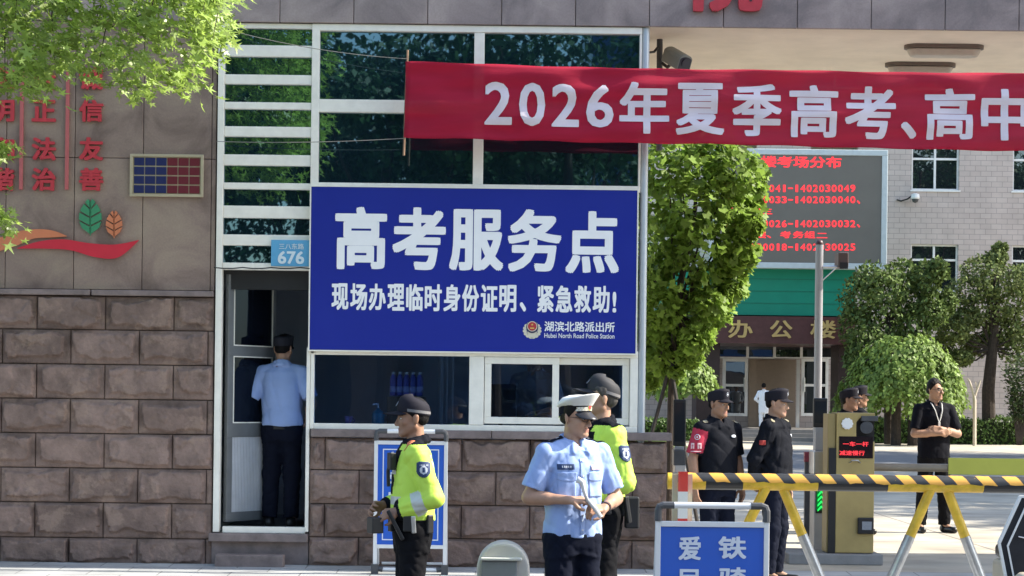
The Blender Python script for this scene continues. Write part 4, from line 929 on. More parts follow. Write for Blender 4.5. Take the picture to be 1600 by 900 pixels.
# clipped hedges
def hedge(label, pa, pb, d, zt, dep=1.3):
    xa, xb_ = X(pa, 670, d), X(pb, 670, d); y0_ = d+CAMY
    t = thing('hedge', label, 'hedge', ((xa+xb_)/2, y0_, 0), 'clipped hedges in the courtyard')
    n = int((xb_-xa)*430); q = RNG.uniform(0, 1, n); xx = RNG.uniform(xa, xb_, n); face = q < .5
    wob = .06*np.sin(xx*1.7)+.05*np.sin(xx*4.1+1)
    zz = np.where(face, RNG.uniform(.02, zt, n), zt+wob+RNG.normal(0, .04, n)); yy_ = np.where(face, y0_+RNG.normal(0, .06, n)+wob, RNG.uniform(y0_, y0_+dep, n))
    N_ = np.where(face[:, None], np.array([[0, -1, .4]]), np.array([[0, -.2, 1]])).astype(float)
    scatter('foliage', np.stack([xx, yy_, zz], -1), N_, .13, LEAF_OVAL, L_hedge, t, jitter=.6)
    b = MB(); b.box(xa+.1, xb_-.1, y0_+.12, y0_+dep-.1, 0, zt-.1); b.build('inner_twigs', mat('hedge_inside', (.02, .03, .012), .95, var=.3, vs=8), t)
hedge('long clipped hedge in front of the trees at the right', 1362, 1720, 76.5, .95)
hedge('short clipped hedge left of the entrance steps', 930, 1092, 76.5, .80)
o = sheet('lawn', X(800, 690, 70), X(1062, 690, 70), 46, 57.5, .02, mat('lawn_grass', (.10, .16, .035), .9, var=.35, vs=6, bump=.8, bs=40)); 
# ================================================================== young maple by the gate with its stakes
D = 22.8; t = thing('maple_tree', 'young sunlit maple with broad leaves behind the gate corner', 'tree', (X(1046, 830, D), D+CAMY, 0))
bl = [(1045, 260, 50), (1100, 260, 55), (1150, 265, 42), (1030, 320, 45), (1090, 320, 60), (1150, 330, 45), (1170, 300, 28), (1040, 385, 50), (1105, 385, 58), (1150, 390, 36), (1060, 440, 52), (1115, 445, 42), (1140, 435, 25), (1030, 480, 40), (1080, 490, 42), (1110, 480, 28), (1040, 530, 32), (1062, 545, 22), (975, 280, 60), (975, 380, 65), (985, 460, 45), (1120, 230, 40), (1060, 215, 45), (1035, 565, 24), (1088, 530, 26), (1170, 350, 24), (1180, 270, 20), (1125, 300, 40), (1065, 360, 40), (1018, 430, 30), (1050, 580, 18), (1142, 450, 28), (1118, 488, 28), (1150, 400, 34), (1090, 520, 26), (1026, 520, 36), (1052, 515, 36), (1030, 560, 26), (1078, 555, 20), (1015, 590, 18)]
cs = pxc(bl, D, .45); P_, N_ = clumps(cs, [r*D/F for _, _, r in bl], 210, .9)
N_[:, 2] += .5; N_[:, 0] += .3
scatter('crown', P_, N_, .074, LEAF_MAPLE, L_maple, t, jitter=.6, droop=.5)
b = MB(); bx = X(1046, 700, D); b.tube([(bx, D+CAMY, 0), (bx+.01, D+CAMY, 1.5), (bx+.05, D+CAMY, 2.6), (bx+.25, D+CAMY, 3.6), (bx+.3, D+CAMY, 4.3)], [.045, .04, .035, .025, .01], 10); limbs(b, (bx+.06, D+CAMY, 2.5), cs[::2], .018); b.build('trunk', M_bark, t)
t2 = thing('tree_stakes', 'three slim dark stakes tied round the young maple trunk', 'tree support', (bx, D+CAMY, 0))
for dx, dy in ((.32, -.35), (.22, .4), (-.5, -.1)): MB().tube([(bx+dx, D+CAMY+dy, 0), (bx-dx*.12, D+CAMY-dy*.12, 2.15)], .022, 8).build('stake', mat('dark_stake', (.035, .03, .028), .7, var=.2), t2)
b = MB(); b.cyl((bx, D+CAMY, 1.88), (bx, D+CAMY, 1.97), .075, 12); b.build('tie', M_black, t2)
# ================================================================== street tree whose branch hangs in at the top left
t = thing('street_tree', 'street tree with bright yellow green star shaped leaves hanging over the slogan wall', 'tree', (-5.6, -3.0, -.1))
cl = []
def inside(px, py):
    lim = np.interp(px, [-320, -40, 0, 30, 60, 100, 140, 170, 200, 235, 262, 300, 318, 340, 360, 380], [230, 190, 160, 150, 185, 190, 150, 150, 172, 198, 188, 192, 165, 100, 25, 0]); return py < lim-27
while len(cl) < 980:
    px, py = RNG.uniform(-330, 372), RNG.uniform(-330, 200)
    if inside(px, py): cl.append((px, py, RNG.uniform(14.0, 15.6)))
cl += [(4, 225, 14.6), (-6, 240, 14.6), (8, 232, 14.7), (-8, 330, 14.8), (10, 345, 14.8), (22, 352, 14.8), (4, 338, 14.7), (-20, 350, 14.7)]
cs = [P(*c_) for c_ in cl]; P_, N_ = [], []
for c_ in cs:
    n = 15; P_.append(np.array(c_)+RNG.normal(0, 1, (n, 3))*np.array([.07, .08, .055])); N_.append(np.tile([.5, -.4, .7], (n, 1)))
scatter('crown', np.concatenate(P_), np.concatenate(N_), .068, LEAF_STAR, L_front, t, jitter=.48, droop=.9)
b = MB(); b.tube([(-5.6, -3, -.1), (-5.55, -3, 2.4), (-5.3, -3.05, 4.2), (-4.9, -3.1, 6)], [.17, .14, .12, .07], 12)
hub = [Vector((-5.3, -3.05, 4.0)), Vector((-4.4, -3.2, 4.7)), Vector((-3.4, -3.2, 4.75)), Vector((-2.6, -3.15, 4.55))]
b.tube(hub, [.08, .05, .03, .012], 8)
for i, c_ in enumerate(cs[::9]):
    h_ = min(hub+[Vector((-3.9, -3.2, 4.74)), Vector((-3, -3.2, 4.7))], key=lambda q: (q-c_).length); L_ = (h_-c_).length
    if L_ > .75: h_ = h_.lerp(c_, 1-.55/L_)+Vector((RNG.normal(0, .12), RNG.normal(0, .1), .1))
    m_ = h_.lerp(c_, .5)+Vector((RNG.normal(0, .06), RNG.normal(0, .06), .07)); b.tube([h_, m_, c_], [.006, .005, .002], 5)
b.build('trunk', M_bark, t)
# ================================================================== trees that shade the courtyard, and the far side of the street (seen in the glass)
def big_tree(label, x, y, z, R_=3.2, H_=7., group=None, n=34, per=230, mt=None, proto=None):
    if proto is not None:
        c = copy_tree(proto); c.location = (x, y, z); c.rotation_euler.z = RNG.uniform(0, 6); c['label'] = label; return c
    t = thing('street_tree', label, 'tree', (0, 0, 0), group); cs = []
    for k in range(n):
        v = RNG.normal(0, 1, 3); v /= np.linalg.norm(v); v[2] *= .75; cs.append(v*RNG.uniform(.45, 1)*R_+np.array([0, 0, H_]))
    P_, N_ = clumps(cs, [RNG.uniform(.6, 1.1)*R_/3.2 for _ in cs], per, .8); scatter('crown', P_, N_, .20, LEAF_OVAL, mt or L_dark, t, local=True)
    b = MB(); b.tube([(0, 0, 0), (.05, 0, 2.2), (0, .05, 4.5), (.1, 0, H_+1)], [.2, .16, .13, .05], 10); limbs(b, (0, 0, 3.6), [tuple(c_) for c_ in cs[::4]], .06); b.build('trunk', M_bark, t, local=True)
    t.location = (x, y, z); return t
gs = 'trees along the far side of the street'
p = big_tree('street tree across the road, reflected in the dark upper windows', -7.5, -27, -.12, group=gs)
for x, y in ((-2.9, -27.5), (-12.5, -28.5), (-10, -32), (-5.2, -32.5), (-.4, -32), (1.2, -27)):
    c = big_tree('street tree across the road, reflected in the dark upper windows', x, y, -.12, proto=p); c.scale = (1.12,)*3
for x, y in ((19.5, 12.8), (27, 14.5), (20.5, 19.5), (21, 27), (21, 35), (22.5, 43), (28, 23), (29, 31), (29.5, 39)):
    c = big_tree('shade tree at the right of the courtyard, outside the picture', x, y, 0, proto=p); c.scale = (1.8,)*3; c['group'] = 'shade trees at the right of the courtyard'
for x, y in ((-6, 38), (-15, 42), (-11, 30)):
    c = big_tree('shade tree behind the gatehouse, hidden by it', x, y, 0, proto=p); c.scale = (1.25,)*3; c['group'] = 'shade trees behind the gatehouse'
# buildings across the street; the low row is added to darken reflections
t = thing('added_shop_row', 'low dark shop row added across the street to darken the window reflections', 'building', (0, -36, -.1))
b = MB(); b.box(-40, 40, -40, -36, -.1, 4.2); b.build('wall', mat('dark_brick', (.10, .08, .075), .8, var=.2), t)
b = MB()
for i in range(16): b.box(-38+i*5, -34.4+i*5, -36.0, -35.94, .3, 3.1)
b.build('shop_window', M_farglass, t)
t = thing('office_block', 'blue glazed office block across the street, seen only in reflections', 'building', (9, -48, -.1))
b = MB(); b.box(2.6, 26, -60, -48, -.1, 24); b.build('wall', mat('blue_cladding', (.03, .075, .19), .3, var=.1, vs=.6), t)
b = MB()
for z in (4.5, 10.2, 14.5, 18.8): b.box(2.5, 26.1, -47.98, -47.8, z, z+.9)
b.build('band', mat('pale_blue_band', (.55, .68, .78), .5, var=.05), t)
b = MB()
for z in (6.2, 11.8, 16): 
    for i in range(7): b.box(4+i*3, 5.9+i*3, -47.98, -47.9, z, z+1.9)
b.build('window', M_farglass, t)
# ================================================================== people: implicit surfaces, one continuous body, clothes as shells over it
class Field:
    def __init__(s, lo, hi, vox):
        s.lo = np.array(lo, np.float32); s.vox = vox; s.n = np.ceil((np.array(hi)-np.array(lo))/vox).astype(int)+1
        s.F = np.full(tuple(s.n), .2, np.float32)
        s.ax = [s.lo[i]+np.arange(s.n[i], dtype=np.float32)*vox for i in range(3)]
    def sub(s, lo, hi, pad):
        a = np.clip(np.floor((np.array(lo)-pad-s.lo)/s.vox).astype(int), 0, s.n-1); b = np.clip(np.ceil((np.array(hi)+pad-s.lo)/s.vox).astype(int)+1, 1, s.n)
        sl_ = tuple(slice(a[i], b[i]) for i in range(3)); return sl_, s.ax[0][sl_[0]][:, None, None], s.ax[1][sl_[1]][None, :, None], s.ax[2][sl_[2]][None, None, :]
    def add(s, pr, op='u'):
        k = pr.get('k', .02); lo, hi = pr['box']; sl_, x, y, z = s.sub(lo, hi, k+3*s.vox+.01)
        if min(sl_[i].stop-sl_[i].start for i in range(3)) < 1: return
        d = pr['f'](x, y, z); f = s.F[sl_]
        if op == 'u':
            h = np.maximum(k-np.abs(f-d), 0); s.F[sl_] = np.minimum(f, d)-h*h/(4*k)
        else: s.F[sl_] = np.maximum(f, -d)
    def wrinkle(s, amp, freq, seed, dirs=None):
        m = np.argwhere(np.abs(s.F) < .03)
        if not len(m): return
        p = s.lo+m*s.vox; r = np.random.default_rng(seed); v = np.zeros(len(p))
        wx = np.sin(p@r.normal(0, 6, 3)+1)*.06+np.sin(p@r.normal(0, 9, 3))*.02
        for i in range(5):
            d = r.normal(0, 1, 3)*(np.array([1, 1, .6]) if dirs is None else np.array(dirs)); d /= np.linalg.norm(d); f = freq*r.uniform(.6, 1.7)
            q = np.sin((p@d+wx)*f+r.uniform(0, 6)); v += (1-2*np.abs(q)**.7)*r.uniform(.5, 1)
        s.F[tuple(m.T)] += (np.clip(v/1.9, -1, .3)*amp).astype(np.float32)
    def cut(s, fn):
        s.F = np.maximum(s.F, fn(s.ax[0][:, None, None], s.ax[1][None, :, None], s.ax[2][None, None, :]).astype(np.float32))
    def mesh(s):
        F = s.F; F[0] = F[-1] = .1; F[:, 0] = F[:, -1] = .1; F[:, :, 0] = F[:, :, -1] = .1
        S = F < 0; nx, ny, nz = F.shape
        c = np.zeros((nx-1, ny-1, nz-1), np.int8)
        for i in (0, 1):
            for j in (0, 1):
                for k in (0, 1): c += S[i:nx-1+i, j:ny-1+j, k:nz-1+k]
        act = (c > 0) & (c < 8); ijk = np.argwhere(act); idx = np.full(act.shape, -1, np.int64); idx[act] = np.arange(len(ijk))
        acc = np.zeros((len(ijk), 3)); cnt = np.zeros(len(ijk))
        cor = [(i, j, k) for i in (0, 1) for j in (0, 1) for k in (0, 1)]
        for a in cor:
            for ax in range(3):
                if a[ax]: continue
                b = list(a); b[ax] = 1; ia = ijk+np.array(a); ib = ijk+np.array(b)
                fa = F[tuple(ia.T)]; fb = F[tuple(ib.T)]; q = (fa < 0) != (fb < 0); t = fa/np.where(q, fa-fb, 1)
                pt = np.tile(np.array(a, float), (len(ijk), 1)); pt[:, ax] += t
                acc[q] += pt[q]; cnt[q] += 1
        V = s.lo+(ijk+acc/np.maximum(cnt, 1)[:, None])*s.vox
        Qs = []
        for ax in range(3):
            o1, o2 = [(1, 2), (2, 0), (0, 1)][ax]
            sa = [slice(None)]*3; sb = [slice(None)]*3; sa[ax] = slice(0, -1); sb[ax] = slice(1, None)
            A = S[tuple(sa)]; B = S[tuple(sb)]; e = np.argwhere(A != B)
            e = e[(e[:, o1] > 0) & (e[:, o2] > 0) & (e[:, o1] < F.shape[o1]-1) & (e[:, o2] < F.shape[o2]-1)]
            flip = ~A[tuple(e.T)]
            def g(d1, d2):
                q = e.copy(); q[:, o1] -= d1; q[:, o2] -= d2; return idx[tuple(q.T)]
            q = np.stack([g(1, 1), g(0, 1), g(0, 0), g(1, 0)], -1); q[flip] = q[flip][:, ::-1]; Qs.append(q)
        return V, np.concatenate(Qs)
def pcap(a, b, ra, rb, k=.02, flat=None):
    a = np.array(a, float); b = np.array(b, float); ab = b-a; L2 = max(ab@ab, 1e-9); L_ = math.sqrt(L2); r = max(ra, rb)
    def f(x, y, z):
        t = ((x-a[0])*ab[0]+(y-a[1])*ab[1]+(z-a[2])*ab[2])/L2; tc = np.clip(t, 0, 1)
        d = np.sqrt((x-a[0]-tc*ab[0])**2+(y-a[1]-tc*ab[1])**2+(z-a[2]-tc*ab[2])**2)-(ra+(rb-ra)*tc)
        if flat is not None: d = np.maximum(d, (t-flat)*L_)
        return d
    return dict(f=f, box=(np.minimum(a, b)-r, np.maximum(a, b)+r), k=k, ab=(a, b))
def pell(c, r, k=.02, Rm=None):
    c = np.array(c, float); r = np.array(r, float)
    def f(x, y, z):
        x, y, z = x-c[0], y-c[1], z-c[2]
        if Rm is not None: x, y, z = (Rm[0][i]*x+Rm[1][i]*y+Rm[2][i]*z for i in range(3))
        q = np.sqrt((x/r[0])**2+(y/r[1])**2+(z/r[2])**2); return (q-1)*r.min()*np.where(q > 1, 1., 1.)
    m = r.max(); return dict(f=f, box=(c-m, c+m), k=k)
def ploft(tab, k=.03, n=2.3, fat=0.):
    T = np.array(tab, float)   # z, cx, cy, a, b
    def f(x, y, z):
        cx, cy, a, b = (np.interp(z, T[:, 0], T[:, i]) for i in (1, 2, 3, 4)); a = a+fat; b = b+fat
        q = (np.abs((x-cx)/a)**n+np.abs((y-cy)/b)**n)**(1/n)
        return np.maximum((q-1)*np.minimum(a, b), np.maximum(T[0, 0]-z, z-T[-1, 0]))
    m = T[:, 3:].max()+fat; return dict(f=f, box=((T[:, 1].min()-m, T[:, 2].min()-m, T[0, 0]), (T[:, 1].max()+m, T[:, 2].max()+m, T[-1, 0])), k=k)
def run(prims, lo, hi, vox, wr=None, cuts=(), subs=()):
    f = Field(lo, hi, vox)
    for p_ in prims: f.add(p_)
    for p_ in subs: f.add(p_, 's')
    if wr: f.wrinkle(*wr)
    for c_ in cuts: f.cut(c_)
    return f.mesh()
def V3(*a): return np.array(a, float)
def unit(v): v = np.array(v, float); return v/max(np.linalg.norm(v), 1e-9)
def hand_prims(w, hd, pn, curl=.4, side=1, spread=.0, k=.006, thumb=None):
    f = unit(hd); n = unit(np.array(pn, float)-f*np.dot(pn, f)); s_ = np.cross(f, n)*side; w = np.array(w, float); P_ = []
    kn = []
    for i, (o, l) in enumerate(((.030, .082), (.010, .088), (-.011, .084), (-.030, .075))):
        kp = w+f*l+s_*o; kn.append(kp); P_.append(pcap(w+f*.012+s_*o*.55, kp, .0145, .0115, .012))
    for i, L_ in enumerate(((.040, .024, .019), (.044, .028, .020), (.041, .026, .020), (.031, .020, .017))):
        p0 = kn[i]; a = curl*(.55+.12*i); d = f*math.cos(a)+n*math.sin(a)+s_*spread*(1.5-i)*.12; rr = (.0098, .0092, .0084, .0076)
        for j, l in enumerate(L_):
            p1 = p0+unit(d)*l; P_.append(pcap(p0, p1, rr[j], rr[j+1], k)); p0 = p1; a += curl*(1.0 if j == 0 else .75); d = f*math.cos(a)+n*math.sin(a)
    t0 = w+f*.022+s_*.026; td = thumb if thumb is not None else f*.62+s_*.62+n*(.25+.4*curl); t1 = t0+unit(td)*.040; t2 = t1+unit(np.array(td)*.6+f*.55-s_*.25*curl+n*.2*curl)*.032; t3 = t2+unit(f*.9-s_*.2*curl+n*.35*curl)*.024
    P_ += [pcap(w+f*.01, t0, .015, .015, .012), pcap(t0, t1, .0145, .0115, .010), pcap(t1, t2, .0112, .0098, k), pcap(t2, t3, .0098, .008, k)]
    return P_
M_skin = mat('skin', (.42, .245, .165), .5, var=.10, vs=14, spec=.35, bump=.08, bs=160); M_skin2 = mat('tanned_skin', (.33, .18, .115), .5, var=.10, vs=14, spec=.35)
M_lip = mat('lip_skin', (.34, .16, .12), .45, var=.05); M_brow = mat('brow_hair', (.02, .015, .012), .7, var=0)
M_hair = mat('black_hair', (.006, .005, .005), .6, var=.2, vs=60, bump=.5, bs=150, spec=.15)
M_eye = mat('eye_white', (.60, .56, .52), .2, var=0); M_iris = mat('dark_iris', (.012, .008, .006), .1, var=0)
M_shirt = mat('light_blue_shirt', (.30, .41, .70), .75, var=.05, vs=8, bump=.15, bs=300); M_navy = mat('navy_uniform_cloth', (.006, .008, .018), .85, spec=.12, var=.15, vs=8, bump=.15, bs=300)
M_black_cloth = mat('black_uniform_cloth', (.0065, .0075, .012), .85, spec=.12, var=.2, vs=8, bump=.2, bs=260); M_trous = mat('black_trousers_cloth', (.007, .007, .009), .85, spec=.12, var=.2, vs=8, bump=.2, bs=260)
M_lime = mat('lime_high_visibility_cloth', (.58, .82, .10), .65, var=.05, vs=8, bump=.12, bs=260); M_vislime = M_lime
M_silver = mat('silver_reflective_strip', (.58, .60, .56), .4, metal=.1, var=.06); M_shoe = mat('black_shoe_leather', (.012, .012, .013), .3, var=.1)
M_whitecap = mat('white_cap_cover', (.74, .74, .70), .6, var=.04, bump=.1, bs=200); M_patch = mat('dark_blue_patch', (.022, .045, .12), .6, var=.05); M_patchw = mat('pale_patch_stitching', (.52, .56, .62), .6, var=.05)
M_redband = mat('red_armband', (.42, .02, .055), .55, var=.06); M_capcloth = mat('dark_cap_cloth', (.012, .011, .018), .75, spec=.2, var=.2, vs=10, bump=.15, bs=200)

class Person:
    def __init__(s, label, loc, yaw, scale=1., vox=.007, head=(0, 0), lean=(0, 0), group=None, skin=None):
        s.root = thing('person', label, 'person', loc, group, R(yaw)); s.root.scale = (scale,)*3
        s.vox = vox; s.skin = skin or M_skin; s.lean = np.array([lean[0], lean[1], 0.])
        s.Rh = np.array(Matrix.Rotation(R(head[0]), 3, 'Z') @ Matrix.Rotation(R(head[1]), 3, 'X'))
        s.nb = V3(0, .012, 1.50)+s.sh(1.5)
    def sh(s, z): return s.lean*max(0, (z-.95))/.5
    def hp(s, x, y, z): return s.nb+V3(0, -.004, .028)+s.Rh@(np.array([x, y-.012, z+.105]))
    def hd(s, x, y, z): return s.Rh@np.array([x, y, z], float)
    def body(s, L_, R_, legs=.1, feet=None, base=None):
        s.arms = (L_, R_); sh = s.sh(1.41); hp = s.hp; k = .015
        pr = [ploft([(.84, 0, 0, .145, .10), (.95, 0, 0, .158, .11), (1.08, *s.sh(1.08)[:2], .142, .10), (1.2, *s.sh(1.2)[:2], .15, .102), (1.33, *s.sh(1.33)[:2], .165, .105), (1.42, *s.sh(1.42)[:2], .14, .085), (1.47, *s.sh(1.47)[:2], .07, .06)])]
        pr.append(pcap(s.nb+V3(0, .004, -.07), hp(0, .016, -.06), .062, .053, .03))
        Rm = s.Rh
        def E(c, r, kk=k): return pell(hp(*c), r, kk, Rm.T)
        pr += [E((0, .014, .045), (.075, .094, .088)), E((0, -.020, -.018), (.063, .072, .086), .02)]
        for sg in (-1, 1):
            pr += [pcap(hp(sg*.046, .004, -.05), hp(sg*.016, -.066, -.096), .026, .019, .02), E((sg*.040, -.060, -.022), (.022, .02, .018), .015), E((sg*.0775, .014, -.006), (.010, .019, .032), .006), E((sg*.082, .02, .008), (.006, .014, .018), .004), E((sg*.011, -.094, -.038), (.011, .011, .009), .006)]
        pr += [E((0, -.07, -.096), (.022, .02, .018), .02), pcap(hp(-.03, -.079, .022), hp(.03, -.079, .022), .011, .011, .012), pcap(hp(0, -.085, .012), hp(0, -.106, -.034), .0075, .0125, .009), pcap(hp(-.016, -.085, -.063), hp(.016, -.085, -.063), .0075, .0075, .006), pcap(hp(-.014, -.084, -.075), hp(.014, -.084, -.075), .008, .008, .006)]
        subs = [E((sg*.031, -.097, .001), (.017, .016, .011), .01) for sg in (-1, 1)]
        for sg, A in ((1, L_), (-1, R_)):
            S_ = V3(sg*.185, 0, 1.41)+sh; e, w = np.array(A['e'], float), np.array(A['w'], float)
            pr += [pcap(V3(sg*.10, 0, 1.42)+sh, S_, .050, .050, .04), pcap(S_, e, .049, .040, .03), pcap(e, w, .042, .027, .02), pcap(e+(w-e)*.12, e+(w-e)*.45, .043, .040, .02)]
            pr += hand_prims(w, A['hd'], A['n'], A.get('curl', .4), sg*A.get('flip', 1), A.get('spread', .3), thumb=A.get('thumb'))
        s.leg = []
        for sg in (1, -1):
            fx = (feet or {}).get(sg, (sg*legs, 0, 0)); fx = np.array(fx, float); hip = V3(sg*.085, 0, .90); ank = fx+V3(0, .02, .09); kn = (hip+ank)/2+V3(sg*.006, -.025, .0); toe = fx+unit(V3(sg*.25, -1, 0))*.17+V3(0, 0, .03)
            s.leg.append((hip, kn, ank, toe, sg)); pr += [pcap(hip, kn, .078, .052, .04), pcap(kn, ank, .052, .034, .03), pcap(kn+(ank-kn)*.1, kn+(ank-kn)*.5, .052, .048, .03), pcap(ank, ank+(toe-ank)*.5, .034, .024, .03)]
        s.prims = pr
        lo = np.min([p_['box'][0] for p_ in pr], 0)-.03; hi = np.max([p_['box'][1] for p_ in pr], 0)+.03
        V, Q = run(pr, lo, hi, s.vox, subs=subs)
        me = np_mesh('body', V, Q); hl = (np.array([me.polygons[i].center for i in range(0)]) if 0 else None)
        C_ = V[Q].mean(1); h = (C_-s.hp(0, 0, 0))@s.Rh
        mi = np.zeros(len(Q), np.int32)
        mi[(np.abs(h[:, 0]) < .021) & (h[:, 1] < -.082) & (h[:, 2] < -.056) & (h[:, 2] > -.082)] = 1
        mi[(np.abs(np.abs(h[:, 0])-.033) < .019) & (h[:, 1] < -.068) & (np.abs(h[:, 2]-.0245+np.abs(np.abs(h[:, 0])-.03)*.12) < .0048)] = 2
        me.polygons.foreach_set('material_index', mi)
        s.bodyo = link('body', me, s.root, [s.skin, M_lip, M_brow], True, True)
        b = MB()
        for sg in (-1, 1):
            for r_, fy, mi_ in ((.0135, -.0765, 0), (.0068, -.0835, 1)):
                n = 10; m_ = 6; vs = []
                for i in range(m_+1):
                    for j in range(n):
                        a, c = math.pi*i/m_, 2*math.pi*j/n; vs.append(tuple(s.hp(sg*.031+r_*math.sin(a)*math.cos(c), fy-(r_ if mi_ == 0 else .006)*.75*math.cos(a), .0012+(.0062 if mi_ == 0 else .0058)*math.sin(a)*math.sin(c))))
                b.add(vs, [(i*n+j, i*n+(j+1) % n, (i+1)*n+(j+1) % n, (i+1)*n+j) for i in range(m_) for j in range(n)], mi_)
        b.build('eye', [M_eye, M_iris], s.root, True, True)
        return s
    def hair(s, m=None, top=True, full=-.0035):
        c0 = s.hp(0, .014, .045)
        pr = [pell(c0, (.080+full, .1+full, .096+full), .01, s.Rh.T), pell(s.hp(0, .05, -.012), (.056, .042, .035), .03, s.Rh.T)]
        Rm = s.Rh; H0 = s.hp(0, 0, 0)
        def cut(x, y, z):
            dx, dy, dz = x-H0[0], y-H0[1], z-H0[2]; hx, hy, hz = (Rm[0][i]*dx+Rm[1][i]*dy+Rm[2][i]*dz for i in range(3))
            return np.maximum(-(hy+hz*.95-.002+.012*np.sin(hx*40)), -hz-.046+.9*np.maximum(0, .05-hy))
        V, Q = run(pr, c0-.2, c0+.2, max(.005, s.vox), (.0045 if full >= 0 else .002, 70, 5), [cut]); link('hair', np_mesh('hair', V, Q), s.root, m or M_hair, True, True); return s
    def top(s, mats, hem=.84, sleeve=.72, cuff=None, bulk=1., colour=None, fat=0., long=False, seed=1, amp=.0045, collar=True, vneck=True, name='shirt', cmat=None, wrist=.97):
        L_, R_ = s.arms; sh = s.sh(1.41); q = bulk
        tab = [(hem, 0, 0, .180*q, .128*q), (.95, 0, 0, .180*q, .130*q), (1.05, *s.sh(1.05)[:2], .172*q, .126*q), (1.2, *s.sh(1.2)[:2], .176*q, .127*q), (1.33, *s.sh(1.33)[:2], .182, .124), (1.42, *s.sh(1.42)[:2], .165, .102), (1.475, *s.sh(1.475)[:2], .075, .072)]
        tab = [r for r in tab if r[0] >= hem]
        pr = [ploft(tab, .03)]; s.tarm = {}
        for sg, A in ((1, L_), (-1, R_)):
            S_ = V3(sg*.185, 0, 1.405)+sh; e, w = np.array(A['e'], float), np.array(A['w'], float)
            pr += [pcap(V3(sg*.05, .005, 1.455)+sh, S_+V3(0, 0, .012), .052, .058, .03)]
            if long: pr += [pcap(S_, e, .068, .056, .03), pcap(e, w, .056, .042, .03, wrist)]
            else: pr += [pcap(S_, e, .066, .066, .02, sleeve)]
            s.tarm[sg] = (S_, e, w)
        if collar:
            c = s.nb+V3(0, 0, -.018); n = 9
            for i in range(n):
                a0, a1 = [R(-62+ (304)*(i+j)/n-90+ (0)) for j in (0, 1)]
                f = lambda a, dz, g: c+V3(math.cos(a)*(.068+g), math.sin(a)*(.070+g)-.002, dz+.020*math.sin(a))
                a0, a1 = [R(-90+28+304*(i+j)/n) for j in (0, 1)]
                pr += [pcap(f(a0, .018, 0), f(a1, .018, 0), .013, .013, .008), pcap(f(a0, -.008, .012), f(a1, -.008, .012), .013, .013, .012)]
            if vneck:
                for sg in (-1, 1): pr += [pcap(f(R(-90+sg*30), .012, .004), c+V3(sg*.050, -.112, -.065), .012, .009, .006), pcap(c+V3(sg*.050, -.112, -.062), c+V3(sg*.012, -.105, -.045), .008, .007, .006)]
        subs = [pell(s.nb+V3(0, -.07, -.012), (.026, .05, .045), .01)] if vneck else []
        subs += [pcap(s.nb+V3(0, .0, -.03), s.nb+V3(0, 0, .2), .058, .058, .01)]
        lo = np.min([p_['box'][0] for p_ in pr], 0)-.03; hi = np.max([p_['box'][1] for p_ in pr], 0)+.03
        V, Q = run(pr, lo, hi, s.vox, (amp, 24, seed), [lambda x, y, z: hem+.0-z+0*x+.006*np.sin(x*22+seed)], subs=subs)
        me = np_mesh(name, V, Q)
        if colour:
            C_ = V[Q].mean(1); info = {'p': C_, 'c': C_-s.nb}
            for sg in (1, -1):
                S_, e, w = s.tarm[sg]; dd, tt = [], []
                for a, b_ in ((S_, e), (e, w)):
                    ab = b_-a; t_ = np.clip((C_-a)@ab/(ab@ab), 0, 1); dd.append(np.linalg.norm(C_-a-t_[:, None]*ab, axis=1)); tt.append(t_)
                info[sg] = (np.minimum(dd[0], dd[1]), np.where(dd[0] < dd[1], tt[0], 1+tt[1]))
            me.polygons.foreach_set('material_index', np.ascontiguousarray(colour(info), dtype=np.int32))
        s.topo = link(name, me, s.root, mats, True, True); s.bvh = BVHTree.FromPolygons([tuple(v) for v in V], [tuple(int(i) for i in q_) for q_ in Q]); return s
    def bottom(s, m, waist=1.03, shoes=M_shoe, seed=3, wide=1.):
        pr = [ploft([(.80, 0, 0, .15, .105), (.90, 0, 0, .172, .122), (.98, 0, 0, .168, .120), (waist, *s.sh(1.03)[:2], .160, .113)], .03)]; sp = []
        for hip, kn, ank, toe, sg in s.leg:
            pr += [pcap(hip, kn, .094*wide, .073*wide, .05), pcap(kn, ank, .073*wide, .064*wide, .04, .98)]
            sp += [pcap(ank-V3(0, -.03, .045), toe+V3(0, 0, .006), .042, .036, .02), pcap(ank, ank-V3(0, 0, .05), .042, .045, .02)]
        lo = np.min([p_['box'][0] for p_ in pr], 0)-.03; hi = np.max([p_['box'][1] for p_ in pr], 0)+.03
        V, Q = run(pr, lo, hi, max(s.vox, .008), (.006, 26, seed, (1, 1, .8)), [lambda x, y, z: np.maximum(z-waist, .045-z)+0*x+0*y])
        s.bvh2 = BVHTree.FromPolygons([tuple(v) for v in V], [tuple(int(i) for i in q_) for q_ in Q]); link('trousers', np_mesh('trousers', V, Q), s.root, m, True, True)
        for i in (0, 1):
            pp = sp[2*i:2*i+2]; lo = np.min([p_['box'][0] for p_ in pp], 0)-.03; hi = np.max([p_['box'][1] for p_ in pp], 0)+.03
            V, Q = run(pp, lo, hi, max(s.vox, .009), None, [lambda x, y, z: .002-z+0*x+0*y]); link('shoe', np_mesh('shoe', V, Q), s.root, shoes, True, True)
        return s
    def ell_band(s, name, z0, z1, a, b_, m, thick=.006, n=40, bev=0):
        mb = MB(); c0 = s.sh((z0+z1)/2); prof = [(1, z0), (1+thick/a, z0), (1+thick/a, z1), (1, z1)]
        mb.lathe([(a*r, z) for r, z in prof], (c0[0], c0[1], 0), n, 0, 1, b_/a); return mb.build(name, m, s.root, False, True)
